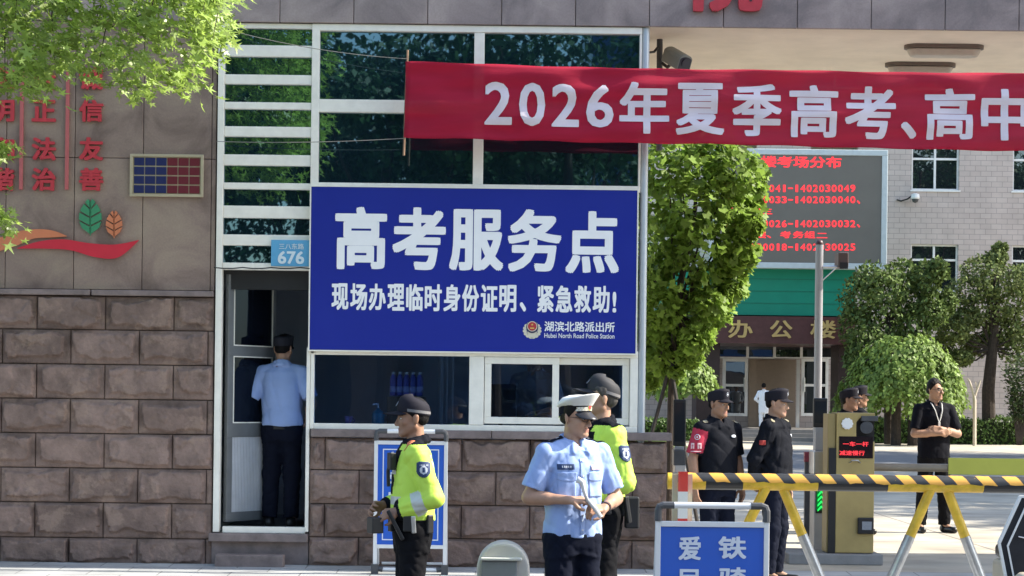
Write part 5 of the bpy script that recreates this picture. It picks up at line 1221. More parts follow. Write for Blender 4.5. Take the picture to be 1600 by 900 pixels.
    def patch(s, name, c, dirn, w, h, mats, fn=None, off=.004, n=10, upv=(0, 0, 1), bvh=None, rot=0.):
        """a cloth patch that follows the garment under it"""
        dirn = unit(dirn); upv = unit(np.array(upv, float)-dirn*np.dot(upv, dirn)); rt = np.cross(dirn, upv)
        if rot: rt, upv = rt*math.cos(R(rot))+upv*math.sin(R(rot)), upv*math.cos(R(rot))-rt*math.sin(R(rot))
        vs, ok = [], []; bv = bvh or s.bvh
        for i in range(n+1):
            for j in range(n+1):
                u, v = i/n*2-1, j/n*2-1; o_ = np.array(c, float)-dirn*.25+rt*u*w/2+upv*v*h/2
                hit = bv.ray_cast(Vector(o_), Vector(dirn), .5)
                ok.append(hit[0] is not None); vs.append(tuple(Vector(hit[0])-Vector(dirn)*off) if hit[0] else tuple(o_))
        fs, mi = [], []
        for i in range(n):
            for j in range(n):
                q = (i*(n+1)+j, (i+1)*(n+1)+j, (i+1)*(n+1)+j+1, i*(n+1)+j+1)
                if not all(ok[k_] for k_ in q): continue
                m_ = fn((i+.5)/n*2-1, (j+.5)/n*2-1) if fn else 0
                if m_ is None: continue
                fs.append(q); mi.append(m_)
        if not fs: return None
        b = MB(); b.add(vs, fs); b.m = mi; o = b.build(name, mats, s.root, True, True); sd_ = o.modifiers.new('solid', 'SOLIDIFY'); sd_.thickness = .0025; sd_.offset = 0; return o
    def box(s, name, c, sx, sy, sz, m, rz=0., rx=0., bev=.006):
        Rm = Matrix.Rotation(R(rz), 3, 'Z') @ Matrix.Rotation(R(rx), 3, 'X'); b = MB(); b.box(-sx/2, sx/2, -sy/2, sy/2, -sz/2, sz/2)
        b.v = [tuple(Vector(c)+Rm @ Vector(v)) for v in b.v]; return b.build(name, m, s.root, False, True, bev)
    def headmesh(s, b, name, mats, smooth=True, bev=0):
        b.v = [tuple(s.hp(*v)) for v in b.v]; return b.build(name, mats, s.root, smooth, True, bev)
    def cap(s, kind, m=M_capcloth, band=None, badge=None):
        b = MB(); n = 40
        if kind == 'baseball': base = .030; prof = [(1.0, 0), (1.02, .02), (1.0, .045), (.93, .072), (.78, .092), (.52, .105), (.25, .110), (.05, .111)]; A, B, cy = .084, .104, .010; bl, droop, wid = .094, .012, 58
        elif kind == 'guard': base = .032; prof = [(1.0, 0), (1.02, .035), (1.035, .066), (1.04, .078), (.98, .088), (.6, .096), (.05, .098)]; A, B, cy = .085, .105, .010; bl, droop, wid = .062, .022, 58
        else: base = .028; prof = [(1.0, 0), (1.01, .050)]; A, B, cy = .083, .102, .008; bl, droop, wid = .058, .040, 62
        def pt(r, z, a):
            tilt = .016*(-math.sin(a)) if z < .05 else .016*(-math.sin(a))+(z-.05)*.16*(-math.sin(a))*r
            return (A*r*math.cos(a), cy+B*r*math.sin(a), base+z+tilt)
        vs = [pt(r, z, 2*math.pi*j/n) for r, z in prof for j in range(n)]
        fs = [(i*n+j, i*n+(j+1) % n, (i+1)*n+(j+1) % n, (i+1)*n+j) for i in range(len(prof)-1) for j in range(n)]
        if kind != 'peaked': fs.append(tuple(range((len(prof)-1)*n, len(prof)*n)))
        b.add(vs, fs)
        crown = s.headmesh(b, 'cap', m if kind != 'peaked' else M_navy)
        # peak
        b = MB(); k = 18; up_, dn = [], []
        for i in range(k+1):
            u = i/k*2-1; a = R(-90+u*wid)
            ex = math.cos(u*math.pi/2)**.55 if abs(u) < 1 else 0
            for j in range(5):
                f = j/4; x = A*1.0*math.cos(a); y = cy+B*math.sin(a); z = base+.004+.016
                yy_ = y-bl*ex*f; zz = z-droop*f*ex-abs(x)**2*2.2*f*ex-.018*u*u*(1)
                up_.append((x*(1+.10*f*ex), yy_, zz)); dn.append((x*(1+.10*f*ex), yy_+.0, zz-.005))
        m_ = len(up_); fs = []
        for i in range(k):
            for j in range(4):
                q = (i*5+j, (i+1)*5+j, (i+1)*5+j+1, i*5+j+1); fs += [q, tuple(m_+v for v in reversed(q))]
            fs.append((i*5+4, (i+1)*5+4, m_+(i+1)*5+4, m_+i*5+4))
        b.add(up_+dn, fs); s.headmesh(b, 'cap_peak', m if kind != 'peaked' else mat('black_patent_peak', (.03, .03, .034), .3, var=.05))
        if kind == 'peaked':
            b = MB(); prof = [(1.0, .046, 0), (1.2, .062, .010), (1.36, .076, .016), (1.385, .082, .017), (1.32, .093, .012), (1.05, .105, .003), (.6, .113, 0), (.05, .116, 0)]
            vs = [(A*r*math.cos(q), cy+B*(r*.93+.02)*math.sin(q)-.012, base+z+(t_*2.2+.012*r)*(-math.sin(q))) for r, z, t_ in prof for q in [2*math.pi*j/n for j in range(n)]]
            fs = [(i*n+j, i*n+(j+1) % n, (i+1)*n+(j+1) % n, (i+1)*n+j) for i in range(len(prof)-1) for j in range(n)]+[tuple(range((len(prof)-1)*n, len(prof)*n))]
            b.add(vs, fs); s.headmesh(b, 'cap_top', M_whitecap)
            b = MB(); vs = []; fs = []; mi = []; nn = 30
            for i in range(nn+1):
                a = R(-90-86+172*i/nn)
                for z in (.010, .022, .034): vs.append((A*1.03*math.cos(a), cy+B*1.03*math.sin(a), base+z+.016*(-math.sin(a))))
            for i in range(nn):
                for j in (0, 1): fs.append((i*3+j, (i+1)*3+j, (i+1)*3+j+1, i*3+j+1)); mi.append((i+j) % 2)
            b.add(vs, fs); b.m = mi; s.headmesh(b, 'cap_band', [mat('gold_grey_braid', (.58, .53, .40), .5, var=.1), mat('white_braid', (.70, .69, .62), .5, var=.1)])
        if band:
            b = MB(); vs = []
            for i in range(29):
                a = R(-90+62+ (360-124)*i/28)
                for z in (.008, .026): vs.append((A*1.035*math.cos(a), cy+B*1.03*math.sin(a), base+z+.016*(-math.sin(a))))
            b.add(vs, [(2*i, 2*i+2, 2*i+3, 2*i+1) for i in range(28)]); s.headmesh(b, 'cap_band', band)
        if badge:
            b = MB(); r_ = .021; zc_ = base+(.052 if kind != 'peaked' else .030)+.018; yc_ = cy-B*(1.035 if kind != 'peaked' else 1.06)
            for rr, dz, mi_, dy in ((1, 0, 0, 0), (.66, .002, 1, -.002)):
                vs = [(r_*rr*.9*math.cos(2*math.pi*i/16), yc_+dy+abs(math.cos(2*math.pi*i/16))*.004+(.012*math.sin(2*math.pi*i/16) if kind == 'baseball' else 0), zc_+dz+r_*rr*math.sin(2*math.pi*i/16)) for i in range(16)]; b.add(vs, [tuple(range(16))], mi_)
            s.headmesh(b, 'cap_badge', badge, False)
        return s
    def glasses(s):
        b = MB(); 
        for sg in (-1, 1):
            pts = [(sg*.032+.023*math.copysign(abs(math.cos(q))**.6, math.cos(q)), -.100+.010*abs(math.cos(q))*(.5 if math.cos(q)*sg < 0 else 1), .001+.016*math.copysign(abs(math.sin(q))**.6, math.sin(q))) for q in [2*math.pi*i/16 for i in range(17)]]
            b.tube(pts, .0022, 6); b.tube([(sg*.056, -.094, .006), (sg*.076, -.04, .007), (sg*.080, .012, .006)], .002, 6)
        b.tube([(-.010, -.100, .005), (0, -.104, .007), (.010, -.100, .005)], .0018, 6); s.headmesh(b, 'glasses', M_black); return s
def shield(u, v):
    w = 1 if v > -.1 else math.sqrt(max(0, 1-((-.1-v)/.9)**2)); w *= 1 if v < .75 else 1-.3*(v-.75)/.25
    if abs(u) > w: return None
    if abs(u) > w-.16 or v > .86: return 0
    if u*u+(v+.05)**2 < .30 and not (abs(u) < .16 and abs(v+.05) < .3): return 1
    if .45 < v < .68 and abs(u) < .6 and int(u*9+20) % 2: return 1
    return 0
def disc_fn(u, v): return None if u*u+v*v > 1 else (0 if u*u+v*v > .6 or u*u+v*v < .12 else 1)
def ground_z(d):
    y = d+CAMY
    return 0. if y >= 0 else (-.10*(-y)/3.2 if y > -3.2 else -.262)
def at(px, d, dz=0): return (X(px, 700, d), d+CAMY, ground_z(d)+dz)
# ================================================================== the people in the photograph
down = lambda sg, y=0., out=.25: dict(e=(sg*out, .03+y, 1.13), w=(sg*(out+.01), -.03+y, .88), hd=(0, -.1, -1), n=(-sg, 0, 0), curl=.35, flip=1)
def hivis_colour(i):
    p, c = i['p'], i['c']; m = np.zeros(len(p), np.int32); dL, tL = i[1]; dR, tR = i[-1]; arm = np.minimum(dL, dR); t = np.where(dL < dR, tL, tR)
    x, y, z = p.T; on = (arm < .078) & ((np.abs(x) > .15) | (t > .75))
    m[~on & (z > 1.085) & (z < 1.135)] = 2
    m[~on & (y < -.05) & (np.abs(x) < .05) & (z > 1.15)] = 1
    m[~on & (y < -.02) & (z > 1.30) & (z < 1.43) & (np.abs(x) < .10)] = 1
    m[c[:, 2] > -.030] = 1
    m[on & (t > 1.25) & (t < 1.55)] = 2
    m[~on & (y > .0) & (np.abs(x) > .085) & (np.abs(x) < .125) & (z > 1.15) & (z < 1.40)] = 2  # silver back strips also paint in the blown-out highlight there
    m[on & (t > 1.90)] = 1
    return m
def belt_kit(p, lat=.172):
    p.ell_band('belt', .985, 1.035, .176, .129, M_black, .008)
    for a, w, h, dp in ((-160, .07, .13, .045), (-70, .055, .11, .04), (-20, .06, .10, .045), (35, .05, .12, .04), (150, .075, .19, .05)):
        q = R(a); p.box('belt_pouch', (.196*math.cos(q), .148*math.sin(q), .99-h*.2), w, dp, h, M_black, a+90, 0, .008)
# --- 1 officer in the hi-vis jacket, profile to the left
d = 12.9
p = Person('officer in lime high visibility jacket and dark cap facing left before the tall blue board', at(646, d), -80, 1.0, .006, head=(-2, 2), group='police officers outside the gatehouse', skin=M_skin2)
p.body(dict(e=(.235, .105, 1.135), w=(.150, -.115, 1.045), hd=(-.25, -.9, -.22), n=(-.75, .1, -.6), curl=.85, flip=1), dict(e=(-.26, .06, 1.13), w=(-.14, -.17, 1.07), hd=(.45, -.85, -.1), n=(.8, .3, -.4), curl=.8))
p.hair().top([M_lime, M_black_cloth, M_silver], .985, long=True, colour=hivis_colour, bulk=1.06, seed=4, amp=.0065, name='jacket', vneck=False).bottom(M_trous, 1.015)
p.cap('baseball', M_capcloth, band=mat('grey_reflective_piping', (.17, .165, .17), .4, var=.05), badge=[M_patchw, M_patch])
p.patch('sleeve_badge', (.20, .035, 1.315), (-1, .05, 0), .088, .10, [M_patch, M_patchw], shield, n=22)
p.patch('shoulder_radio', (.12, -.03, 1.43), (-.5, .35, -.8), .06, .07, [mat('orange_strap', (.62, .20, .10), .5, var=.15)], None)
p.patch('name_tape', (.12, -.30, 1.30), (-.35, 1, 0), .07, .045, [M_silver])
belt_kit(p)
b = MB(); b.tube([(.06, -.14, 1.40), (.075, -.17, 1.30), (.07, -.165, 1.20)], .012, 8); b.build('radio_cord', M_black, p.root, False, True)
p.box('radio', (.085, -.15, 1.36), .055, .04, .11, M_black, 20)
p.box('baton', (.17, -.13, .96), .025, .025, .21, M_black, 0, 28); p.box('torch', (.205, -.02, .965), .028, .03, .11, M_steel, 0, 4); p.box('pouch', (.10, -.25, .955), .085, .08, .10, M_black, 20)
# --- 2 traffic officer in the white topped cap
d = 12.55
p = Person('traffic officer in light blue shirt and white topped cap looking down to the right', at(896, d), 25, 1.012, .0055, head=(28, 5), group='police officers outside the gatehouse')
p.body(dict(e=(.305, .01, 1.135), w=(.125, -.185, 1.085), hd=(-.88, -.2, .0), n=(.0, .55, -.8), curl=.95, flip=1), dict(e=(-.285, .03, 1.145), w=(-.105, -.165, 1.135), hd=(.9, -.36, .02), n=(.15, .4, -.9), curl=.8))
p.hair().top([M_shirt], .905, .78, bulk=.99, seed=11, amp=.0065).bottom(M_navy, .93)
p.cap('peaked', badge=[mat('gold_badge', (.5, .40, .14), .35, metal=.4, var=0), M_red]).glasses()
for sg in (1, -1): p.box('shoulder_board', (sg*.135, .0, 1.478), .115, .052, .012, M_navy, 0, 0, .003).rotation_euler = (0, 0, 0)
for sg in (1, -1):
    p.patch('shoulder_strap', (sg*.132, .005, 1.46), (sg*-.25, 0, -1), .055, .13, [M_navy, M_patchw], lambda u, v: 1 if abs(u) < .35 and abs(abs(v)-.45) < .14 else 0, off=.007, upv=(sg, 0, -.2), n=12)
for o_ in [c for c in p.root.children if c.name.startswith('shoulder_board')]: bpy.data.objects.remove(o_)
M_shirt2 = M_shirt
p.patch('name_badge', (-.105, -.2, 1.335), (0, 1, 0), .098, .034, [M_patch, M_patchw], lambda u, v: 1 if abs(v) < .35 and abs(u) < .62 and int(u*8+20) % 2 == 0 else 0, n=16)
p.patch('number_badge', (.10, -.2, 1.33), (0, 1, 0), .085, .028, [mat('pale_badge', (.62, .52, .60), .35, var=.1)], None)
for sg in (1, -1):
    p.patch('pocket_flap', (sg*.098, -.2, 1.275), (0, 1, 0), .115, .052, [M_shirt], lambda u, v: None if v < -.35 and abs(u) > 1-abs(v+.35)*1.2+.35 else 0, off=.006, n=14)
    p.patch('pocket', (sg*.098, -.2, 1.205), (0, 1, 0), .105, .11, [M_shirt], None, off=.003)
p.patch('button_strip', (0, -.2, 1.155), (0, 1, 0), .030, .46, [M_shirt], None, off=.0035, n=20)
b = MB()
for z in (1.37, 1.28, 1.19, 1.04, .95):
    h_ = p.bvh.ray_cast(Vector((0, -.5, z)), Vector((0, 1, 0)))
    if h_[0]: b.cyl(h_[0]-Vector((0, .004, 0)), h_[0]-Vector((0, .009, 0)), .0065, 10)
b.build('buttons', mat('pale_button', (.6, .62, .68), .3, var=0), p.root, False, True)
w_ = np.array([.125, -.185, 1.085]); f_ = unit([.18, .19, .05]); b = MB(); b.tube([w_+f_*.010, w_+f_*.034], .0335, 14); b.build('watch', mat('dark_watch_strap', (.05, .03, .03), .4), p.root, False, True)
p.ell_band('belt', .90, .94, .170, .121, M_black, .004)
rt = p.root
def from_person(pp, v): return Matrix.Translation(pp.root.location) @ Matrix.Rotation(pp.root.rotation_euler.z, 4, 'Z') @ Matrix.Scale(pp.root.scale.x, 4) @ Vector(v)
t = thing('whistle_strap', 'white folded strap and handset held in the traffic officer hands', 'handset', tuple(from_person(p, (0, -.24, 1.12))))
b = MB(); b.tube([from_person(p, v) for v in ((-.075, -.20, 1.262), (-.045, -.215, 1.245), (-.035, -.222, 1.19), (-.015, -.228, 1.13))], [.022, .02, .013, .011], 10); b.build('strap', mat('white_strap', (.7, .68, .66), .6, var=.08), t, smooth=True)
b = MB(); b.tube([from_person(p, v) for v in ((-.012, -.235, 1.135), (.02, -.255, 1.09), (.055, -.27, 1.035))], [.013, .015, .014], 10); b.build('handset', mat('grey_white_plastic', (.55, .54, .52), .35, var=.06), t)
b = MB(); b.tube([from_person(p, v) for v in ((-.03, -.235, 1.09), (-.06, -.25, 1.01))], .003, 6); b.build('pin', M_steel, t)
# --- 3 second hi-vis officer, behind the traffic officer
d = 13.7
p = Person('officer in lime high visibility jacket and grey cap standing behind the traffic officer', at(936, d), -62, 1.085, .006, head=(-24, -8), group='police officers outside the gatehouse')
p.body(dict(e=(.275, .03, 1.12), w=(.20, -.19, 1.02), hd=(-.3, -.9, -.1), n=(-.8, 0, -.5), curl=.6), dict(e=(-.26, .02, 1.12), w=(-.19, -.19, 1.03), hd=(.3, -.9, 0), n=(.8, 0, -.5), curl=.6))
p.hair(mat('greying_hair', (.05, .045, .04), .6, var=.3, vs=70)).top([M_lime, M_black_cloth, M_silver], 1.0, long=True, colour=hivis_colour, bulk=1.07, seed=21, amp=.0065, name='jacket', vneck=False).bottom(M_trous, 1.02)
p.cap('baseball', mat('grey_cap_cloth', (.02, .021, .026), .7, var=.2, vs=10), band=MATS['grey_reflective_piping'], badge=[M_patchw, M_patch])
p.patch('sleeve_badge', (.22, .02, 1.30), (-1, -.02, 0), .088, .10, [M_patch, M_patchw], shield, n=22)
p.patch('shoulder_strap', (.15, -.01, 1.46), (-.6, .2, -.75), .05, .12, [M_black_cloth], None, off=.006, upv=(.8, 0, -.6))
belt_kit(p); p.box('holster', (.19, .13, .93), .05, .09, .20, M_black, -20, 0, .012); p.box('torch', (.235, .07, .95), .03, .03, .17, M_black, 0, 10)
# --- 4 guard with the red armband
d = 17.0
gp = 'security guards in black at the gate'
def guard_kit(p, arm=None):
    p.cap('guard', M_capcloth, badge=[M_patchw, M_patchw])
    for sg in (1, -1): p.patch('shoulder_mark', (sg*.15, -.02, 1.45), (sg*-.6, .5, -.7), .04, .05, [mat('brass_mark', (.30, .27, .18), .4, var=.1)], disc_fn and (lambda u, v: None if u*u+v*v > 1 else 0), off=.006)
    p.patch('chest_badge', (.09, -.2, 1.345), (0, 1, 0), .06, .026, [M_patchw], lambda u, v: None if u*u+v*v > 1 else 0, off=.005)
p = Person('guard in black uniform and cap with a red armband on his sleeve', at(1121, d), 32, .925, .008, head=(12, 3), group=gp, skin=M_skin2)
p.body(down(1, 0, .255), down(-1, 0, .26)); 
def armband(i):
    p_ = i['p']; dR, tR = i[-1]; m = np.zeros(len(p_), np.int32); m[(dR < .082) & (tR > .03) & (p_[:, 0] < -.155) & (p_[:, 2] > 1.19)] = 1; return m
p.hair().top([M_black_cloth, M_redband], .86, .80, bulk=1.08, seed=31, colour=armband, amp=.009).bottom(M_navy, .89); guard_kit(p)
p.patch('armband_emblem', (-.215, .0, 1.335), (.75, .65, 0), .05, .05, [M_patchw, M_redband], disc_fn, off=.005, n=14)
for dx, dy in ((.020, -.022), (-.020, .024)):
    p.patch('armband_character', (-.23+dx, -.0+dy, 1.255), (.75, .65, 0), .032, .052, [mat('pale_pink_print', (.68, .48, .50), .6, var=.1), M_redband], lambda u, v: 1 if (abs(v-.1) < .12 and abs(u) < .75) or (abs(u) < .14 and v < .5) else 0, off=.006, n=12)
p.patch('armband_line', (-.235, 0, 1.205), (.75, .65, 0), .09, .007, [MATS['pale_pink_print']], None, off=.005, n=8)
# --- 5 guard turned to the right
d = 17.1
p = Person('guard in black long sleeved uniform with a small flag patch, turned to the right', at(1211, d), 62, .93, .008, head=(6, 4), group=gp)
p.body(dict(e=(.26, .06, 1.12), w=(.25, -.03, .88), hd=(0, -.2, -1), n=(-1, 0, 0), curl=.4), dict(e=(-.255, .10, 1.13), w=(-.14, .15, .93), hd=(.75, .25, -.6), n=(0, -1, 0), curl=.5))
p.hair().top([M_black_cloth], .88, long=True, bulk=1.10, seed=41, amp=.010, name='jacket').bottom(M_navy, .91); guard_kit(p)
p.patch('flag_patch', (-.225, .03, 1.28), (1, .25, 0), .055, .042, [mat('flag_red', (.36, .035, .03), .6, var=.05)], None, off=.005)
# --- 6, 7 two guards behind the mustard cabinet
for px, d, yw, hd_, lab, sd_, dz in ((1326, 21.6, 60, (10, 0), 'guard in a black cap mostly hidden behind the mustard cabinet, nearer its left edge', 51, -.03), (1341, 23.2, 95, (0, 0), 'guard in a black cap seen just over the shoulder of the one behind the cabinet', 61, .03)):
    p = Person(lab, at(px, d), yw, .95+dz*.4, .010, head=hd_, group=gp, skin=M_skin2)
    p.body(down(1), down(-1)); p.hair().top([M_black_cloth], .88, long=True, bulk=1.06, seed=sd_, name='jacket').bottom(M_navy, .91); guard_kit(p)
# --- 8 man in the black polo shirt, arms folded
d = 23.6
p = Person('man in black polo shirt and lanyard standing with folded arms by the lowered barrier arm', at(1459, d), 12, 1.02, .008, head=(30, 0))
p.body(dict(e=(.265, -.06, 1.135), w=(.0, -.185, 1.195), hd=(-.95, .1, -.05), n=(-.1, .9, -.3), curl=.35), dict(e=(-.265, -.06, 1.135), w=(.0, -.215, 1.14), hd=(.92, .1, .22), n=(0, .9, .3), curl=.5), legs=.15)
p.hair(full=.0).top([mat('black_polo_cloth', (.006, .0065, .011), .85, var=.15, vs=8, spec=.12)], .85, .82, bulk=1.02, seed=71).bottom(M_trous, .88).glasses()
b = MB()
for sg in (1, -1): b.tube([(sg*.065, .0, 1.505), (sg*.062, -.07, 1.475), (sg*.042, -.128, 1.40), (sg*.02, -.138, 1.32), (0, -.142, 1.265)], .0065, 6)
b.box(-.012, .012, -.150, -.138, 1.215, 1.27); b.build('lanyard', mat('white_lanyard', (.68, .68, .66), .6, var=.05), p.root, False, True)
# --- 9 officer in the doorway, seen from behind
d = 18.45
p = Person('officer in light blue shirt seen from behind inside the open gatehouse door', (X(440, 700, d), d+CAMY, .302), 172, 1.0, .0075, head=(-8, 6), group='officers inside the gatehouse')
p.body(dict(e=(.30, .05, 1.14), w=(.205, -.07, .985), hd=(-.5, -.5, -.7), n=(-.8, .3, 0), curl=.5), dict(e=(-.295, .06, 1.14), w=(-.215, -.09, 1.0), hd=(.5, -.6, -.6), n=(.8, .3, 0), curl=.5))
p.hair().top([M_shirt], .93, .80, bulk=1.03, seed=81, amp=.008).bottom(M_navy, .985); p.cap('guard', mat('navy_cap_cloth', (.012, .013, .022), .8, var=.15)); p.ell_band('belt', .90, .935, .178, .128, M_black, .004)
# --- 10 person inside the service window
d = 19.2
p = Person('person in a grey shirt seen dimly behind the sliding service window', (X(836, 600, d), d+CAMY, .302), -24, .98, .010, head=(-14, 16), group='officers inside the gatehouse')
p.body(dict(e=(.27, -.03, 1.14), w=(.16, -.25, 1.10), hd=(-.6, -.75, 0), n=(0, 0, -1), curl=.4), dict(e=(-.27, -.03, 1.14), w=(-.16, -.25, 1.08), hd=(.6, -.75, 0), n=(0, 0, -1), curl=.4))
p.hair(mat('brown_hair', (.09, .045, .025), .6, var=.3, vs=60), full=.008).top([mat('grey_shirt_cloth', (.30, .31, .32), .8, var=.08)], .86, .8, seed=91).bottom(M_navy, .89)
# --- 11 person in white in the office doorway
d = 79.6
p = Person('person in a white coat seen from behind in the office building doorway', (X(1193, 640, d), d+CAMY, .452), 170, 1.02, .016, head=(0, 4))
p.body(dict(e=(.31, .06, 1.15), w=(.19, -.06, 1.02), hd=(-.6, -.6, -.4), n=(-.8, .3, 0), curl=.5), dict(e=(-.31, .06, 1.15), w=(-.19, -.06, 1.02), hd=(.6, -.6, -.4), n=(.8, .3, 0), curl=.5))
M_coat = mat('white_coat_cloth', (.85, .87, .9), .75, var=.05)
p.hair(full=.006).top([M_coat], .62, long=True, bulk=1.05, seed=95, name='coat', vneck=False).bottom(M_coat, 1.0)

# ================================================================== things inside the gatehouse and at the right edge
t = thing('desk', 'dark desk along the window inside the gatehouse', 'desk', (-.6, .6, .3)); b = MB(); b.box(-1.72, 1.0, .32, .95, 1.20, 1.24); b.build('desk_top', mat('dark_laminate', (.05, .05, .055), .4, var=.1), t)
for x in (-1.70, .96):
    b = MB(); b.box(x, x+.04, .34, .93, .3, 1.198); b.build('leg', M_dgrey, t)
d = 18.6; z0 = 1.241
t = thing('bottle_pack', 'pack of blue water bottles on a carton behind the fixed window', 'bottle pack', (X(634, 600, d), d+CAMY, z0+.281))
xa, xb_ = X(609, 600, d), X(661, 600, d); M_bot = mat('blue_bottle_plastic', (.11, .12, .40), .3, var=.1)
for lay in (1,):
    for i in range(5):
        for j in range(3):
            x = xa+.032+i*(xb_-xa-.064)/4; b = MB(); b.lathe([(.029, 0), (.03, .02), (.027, .09), (.03, .10), (.029, .16), (.013, .195), (.013, .213), (0.002, .214)], (x, d+CAMY+j*.064, z0+.281), 10); bo_ = b.build('bottle', M_bot, t, smooth=True)
            b = MB(); b.lathe([(.0305, .03), (.0312, .03), (.0312, .085), (.0305, .085)], (x, d+CAMY+j*.064, z0+.281), 10); b.build('label', mat('lilac_label', (.42, .42, .62), .5, var=.1), bo_, smooth=True)
            b = MB(); b.lathe([(.0145, .196), (.0145, .218), (.002, .219)], (x, d+CAMY+j*.064, z0+.281), 10); b.build('bottle_cap', M_white, bo_, smooth=True)
t = thing('carton', 'plain carton on the desk under the blue water bottles', 'box', (X(634, 600, d), d+CAMY, z0))
b = MB(); b.box(xa-.02, xb_+.02, d+CAMY-.06, d+CAMY+.19, z0, z0+.27); b.build('box', mat('brown_card', (.16, .11, .07), .8, var=.1), t, bev=.004); b = MB(); b.box(xa+.1, xb_-.1, d+CAMY-.061, d+CAMY+.191, z0+.2705, z0+.2725); b.build('tape', mat('brown_tape', (.22, .15, .08), .3, var=0), t)
t = thing('pump_bottle', 'teal pump bottle on the desk behind the fixed window', 'bottle', (X(640, 660, d), d+CAMY-.12, z0))
b = MB(); b.lathe([(.055, 0), (.058, .01), (.058, .11), (.04, .14), (.017, .15), (.017, .165)], (X(592, 650, d), d+CAMY-.1, z0), 16); b.build('bottle', mat('teal_plastic', (.03, .19, .25), .3, var=.05), t, smooth=True)
b = MB(); c_ = Vector((X(592, 650, d), d+CAMY-.1, z0)); b.tube([c_+Vector((0, 0, .16)), c_+Vector((0, 0, .20)), c_+Vector((-.05, -.01, .197))], .008, 8); b.build('pump', M_white, t)
t = thing('cup', 'small mauve cup on the desk at the left of the window', 'cup', (X(545, 655, d), d+CAMY-.1, z0)); b = MB(); b.lathe([(.03, 0), (.038, .085), (.035, .086), (.028, .005)], (X(546, 655, d), d+CAMY-.1, z0), 16); b.build('cup', mat('mauve_ceramic', (.22, .16, .34), .4, var=.05), t, smooth=True)
b = MB(); b.tube([Vector((X(546, 655, d)+.036, d+CAMY-.1, z0+.07)), Vector((X(546, 655, d)+.06, d+CAMY-.1, z0+.05)), Vector((X(546, 655, d)+.034, d+CAMY-.1, z0+.02))], .006, 6); b.build('handle', MATS['mauve_ceramic'], t)
t = thing('wall_pipes', 'pale vertical pipes on the inner wall behind the fixed window', 'pipes', (X(700, 600, 20), 2.4, .3))
for px, r_ in ((688, .028), (697.5, .012), (706.5, .012)): b = MB(); b.cyl((X(px, 600, 20.2), 2.3, .301), (X(px, 600, 20.2), 2.3, 3.27), r_, 12); b.build('pipe', M_white, t)
b = MB(); b.box(X(684, 600, 20.2), X(710, 600, 20.2), 2.335, 2.36, 1.9, 1.93); b.build('clip', M_steel, t)
t = thing('screen', 'dark computer screen on the desk beside the sliding window', 'computer screen', (X(780, 640, 18.8), .8, z0)); xa, xb_ = X(758, 640, 18.8), X(806, 640, 18.8)
b = MB(); b.box(xa, xb_, .78, .81, z0+.10, z0+.40); b.build('back_panel', M_black, t, bev=.006); b = MB(); b.box((xa+xb_)/2-.02, (xa+xb_)/2+.02, .811, .83, z0+.012, z0+.2); b.box((xa+xb_)/2-.09, (xa+xb_)/2+.09, .72, .86, z0, z0+.012); b.build('stand', M_black, t)
# electric scooter: only the edge of its dark weather shield is inside the picture
d = 12.3; zg = -.262; yy = d+CAMY; t = thing('electric_scooter', 'electric scooter with a dark white edged weather shield at the right edge', 'scooter', (X(1680, 900, d), yy, zg))
ol = [(1562, 842), (1569, 901), (1585, 990), (1640, 1080), (1760, 1080), (1815, 990), (1831, 901), (1838, 842), (1768, 790), (1754, 777), (1646, 777), (1594, 777)]
ol = [(1561, 848), (1572, 905), (1592, 985), (1635, 1050), (1765, 1050), (1808, 985), (1828, 905), (1839, 848), (1806, 776), (1594, 776)]
cx_, cz_ = 1700, 900
def shrink(k): return [(cx_+(a-cx_)*k, cz_+(c-cz_)*k) for a, c in ol]
def ring_px(mb, o1, o2, y0_, y1_, mi=0):
    A = [P(a, c, d) for a, c in o1]; B = [P(a, c, d) for a, c in o2]; n = len(A); vs = [(q.x, y, q.z) for y in (y0_, y1_) for q in A+B]
    for i in range(n): j = (i+1) % n; mb.add([vs[i], vs[j], vs[n+j], vs[n+i], vs[2*n+i], vs[2*n+j], vs[3*n+j], vs[3*n+i]], [(0, 1, 2, 3), (4, 5, 6, 7), (0, 1, 5, 4), (3, 2, 6, 7)], mi)
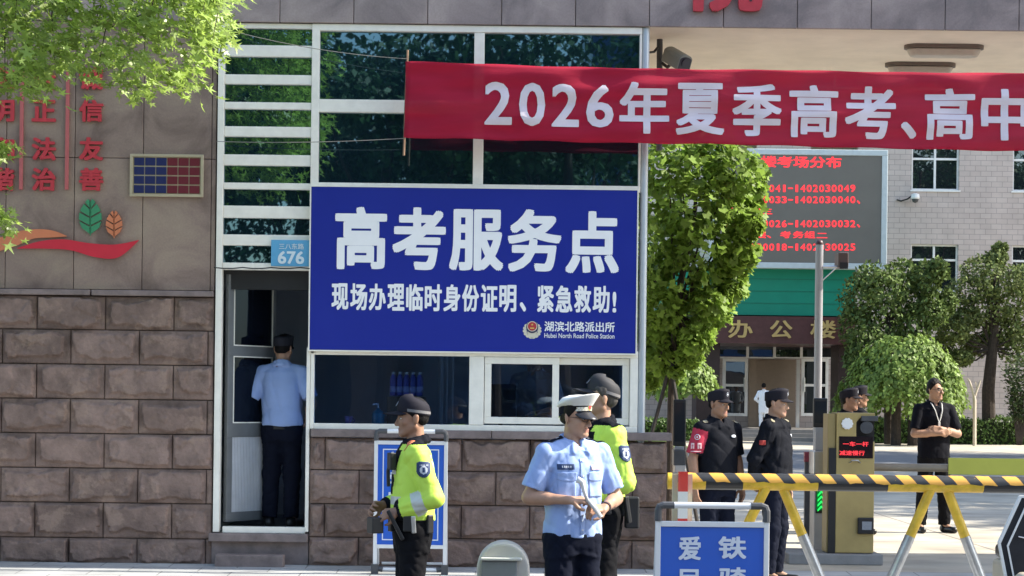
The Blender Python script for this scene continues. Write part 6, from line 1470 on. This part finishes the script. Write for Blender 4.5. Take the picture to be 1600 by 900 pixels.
b = MB(); A = [P(a, c, d) for a, c in shrink(.995)]; b.prism([(q.x, q.z) for q in A], yy, yy+.02); b.build('weather_shield', mat('quilted_black_cloth', (.014, .015, .02), .6, var=.3, vs=14, bump=.5, bs=16), t, bev=.008)
b = MB(); ring_px(b, shrink(1.012), shrink(.985), yy-.012, yy+.022); ring_px(b, shrink(.915), shrink(.895), yy-.008, yy-.001); b.build('piping', M_white, t)
b = MB(); q = P(1640, 868, d); b.tube([q+Vector((-.13, -.05, .02)), q+Vector((-.05, -.07, -.01)), q+Vector((.3, -.06, -.03))], .012, 8); b.tube([P(1590, 838, d)+Vector((0, -.02, 0)), P(1625, 846, d)+Vector((0, -.03, 0))], .004, 6); b.build('handlebar', M_steel, t)
b = MB(); b.lathe([(.03, -.10), (.075, -.09), (.09, -.02), (.085, .05), (.06, .07), (.0, .075)], tuple(P(1600, 910, d)+Vector((.0, -.13, 0))), 18); b.build('mirror_back', mat('cream_plastic', (.55, .47, .36), .4, var=.05), t, smooth=True)
b = MB(); b.box(X(1640, 900, d), X(1760, 900, d), yy+.03, yy+.35, zg+.35, zg+.95); b.box(X(1650, 900, d), X(1750, 900, d), yy+.35, yy+.95, zg+.22, zg+.3); b.box(X(1640, 900, d), X(1760, 900, d), yy+.95, yy+1.5, zg+.3, zg+.72); b.build('scooter_body', MATS['cream_plastic'], t, bev=.05, seg=3)
b = MB(); b.box(X(1645, 900, d), X(1755, 900, d), yy+.9, yy+1.5, zg+.725, zg+.82); b.build('seat', M_black, t, bev=.03, seg=3)
for yw in (yy+.12, yy+1.3):
    b = MB(); b.lathe([(.11, -.05), (.20, -.055), (.225, -.03), (.225, .03), (.20, .055), (.11, .05)], (0, 0, 0), 28); c0 = Vector((X(1700, 900, d), yw, zg+.226)); b.v = [tuple(c0+Vector((z, x, y))) for x, y, z in b.v]; w_ = b.build('wheel', M_black, t, smooth=True)
    b = MB(); b.cyl(c0-Vector((.04, 0, 0)), c0+Vector((.04, 0, 0)), .112, 20); b.build('rim', M_steel, w_)
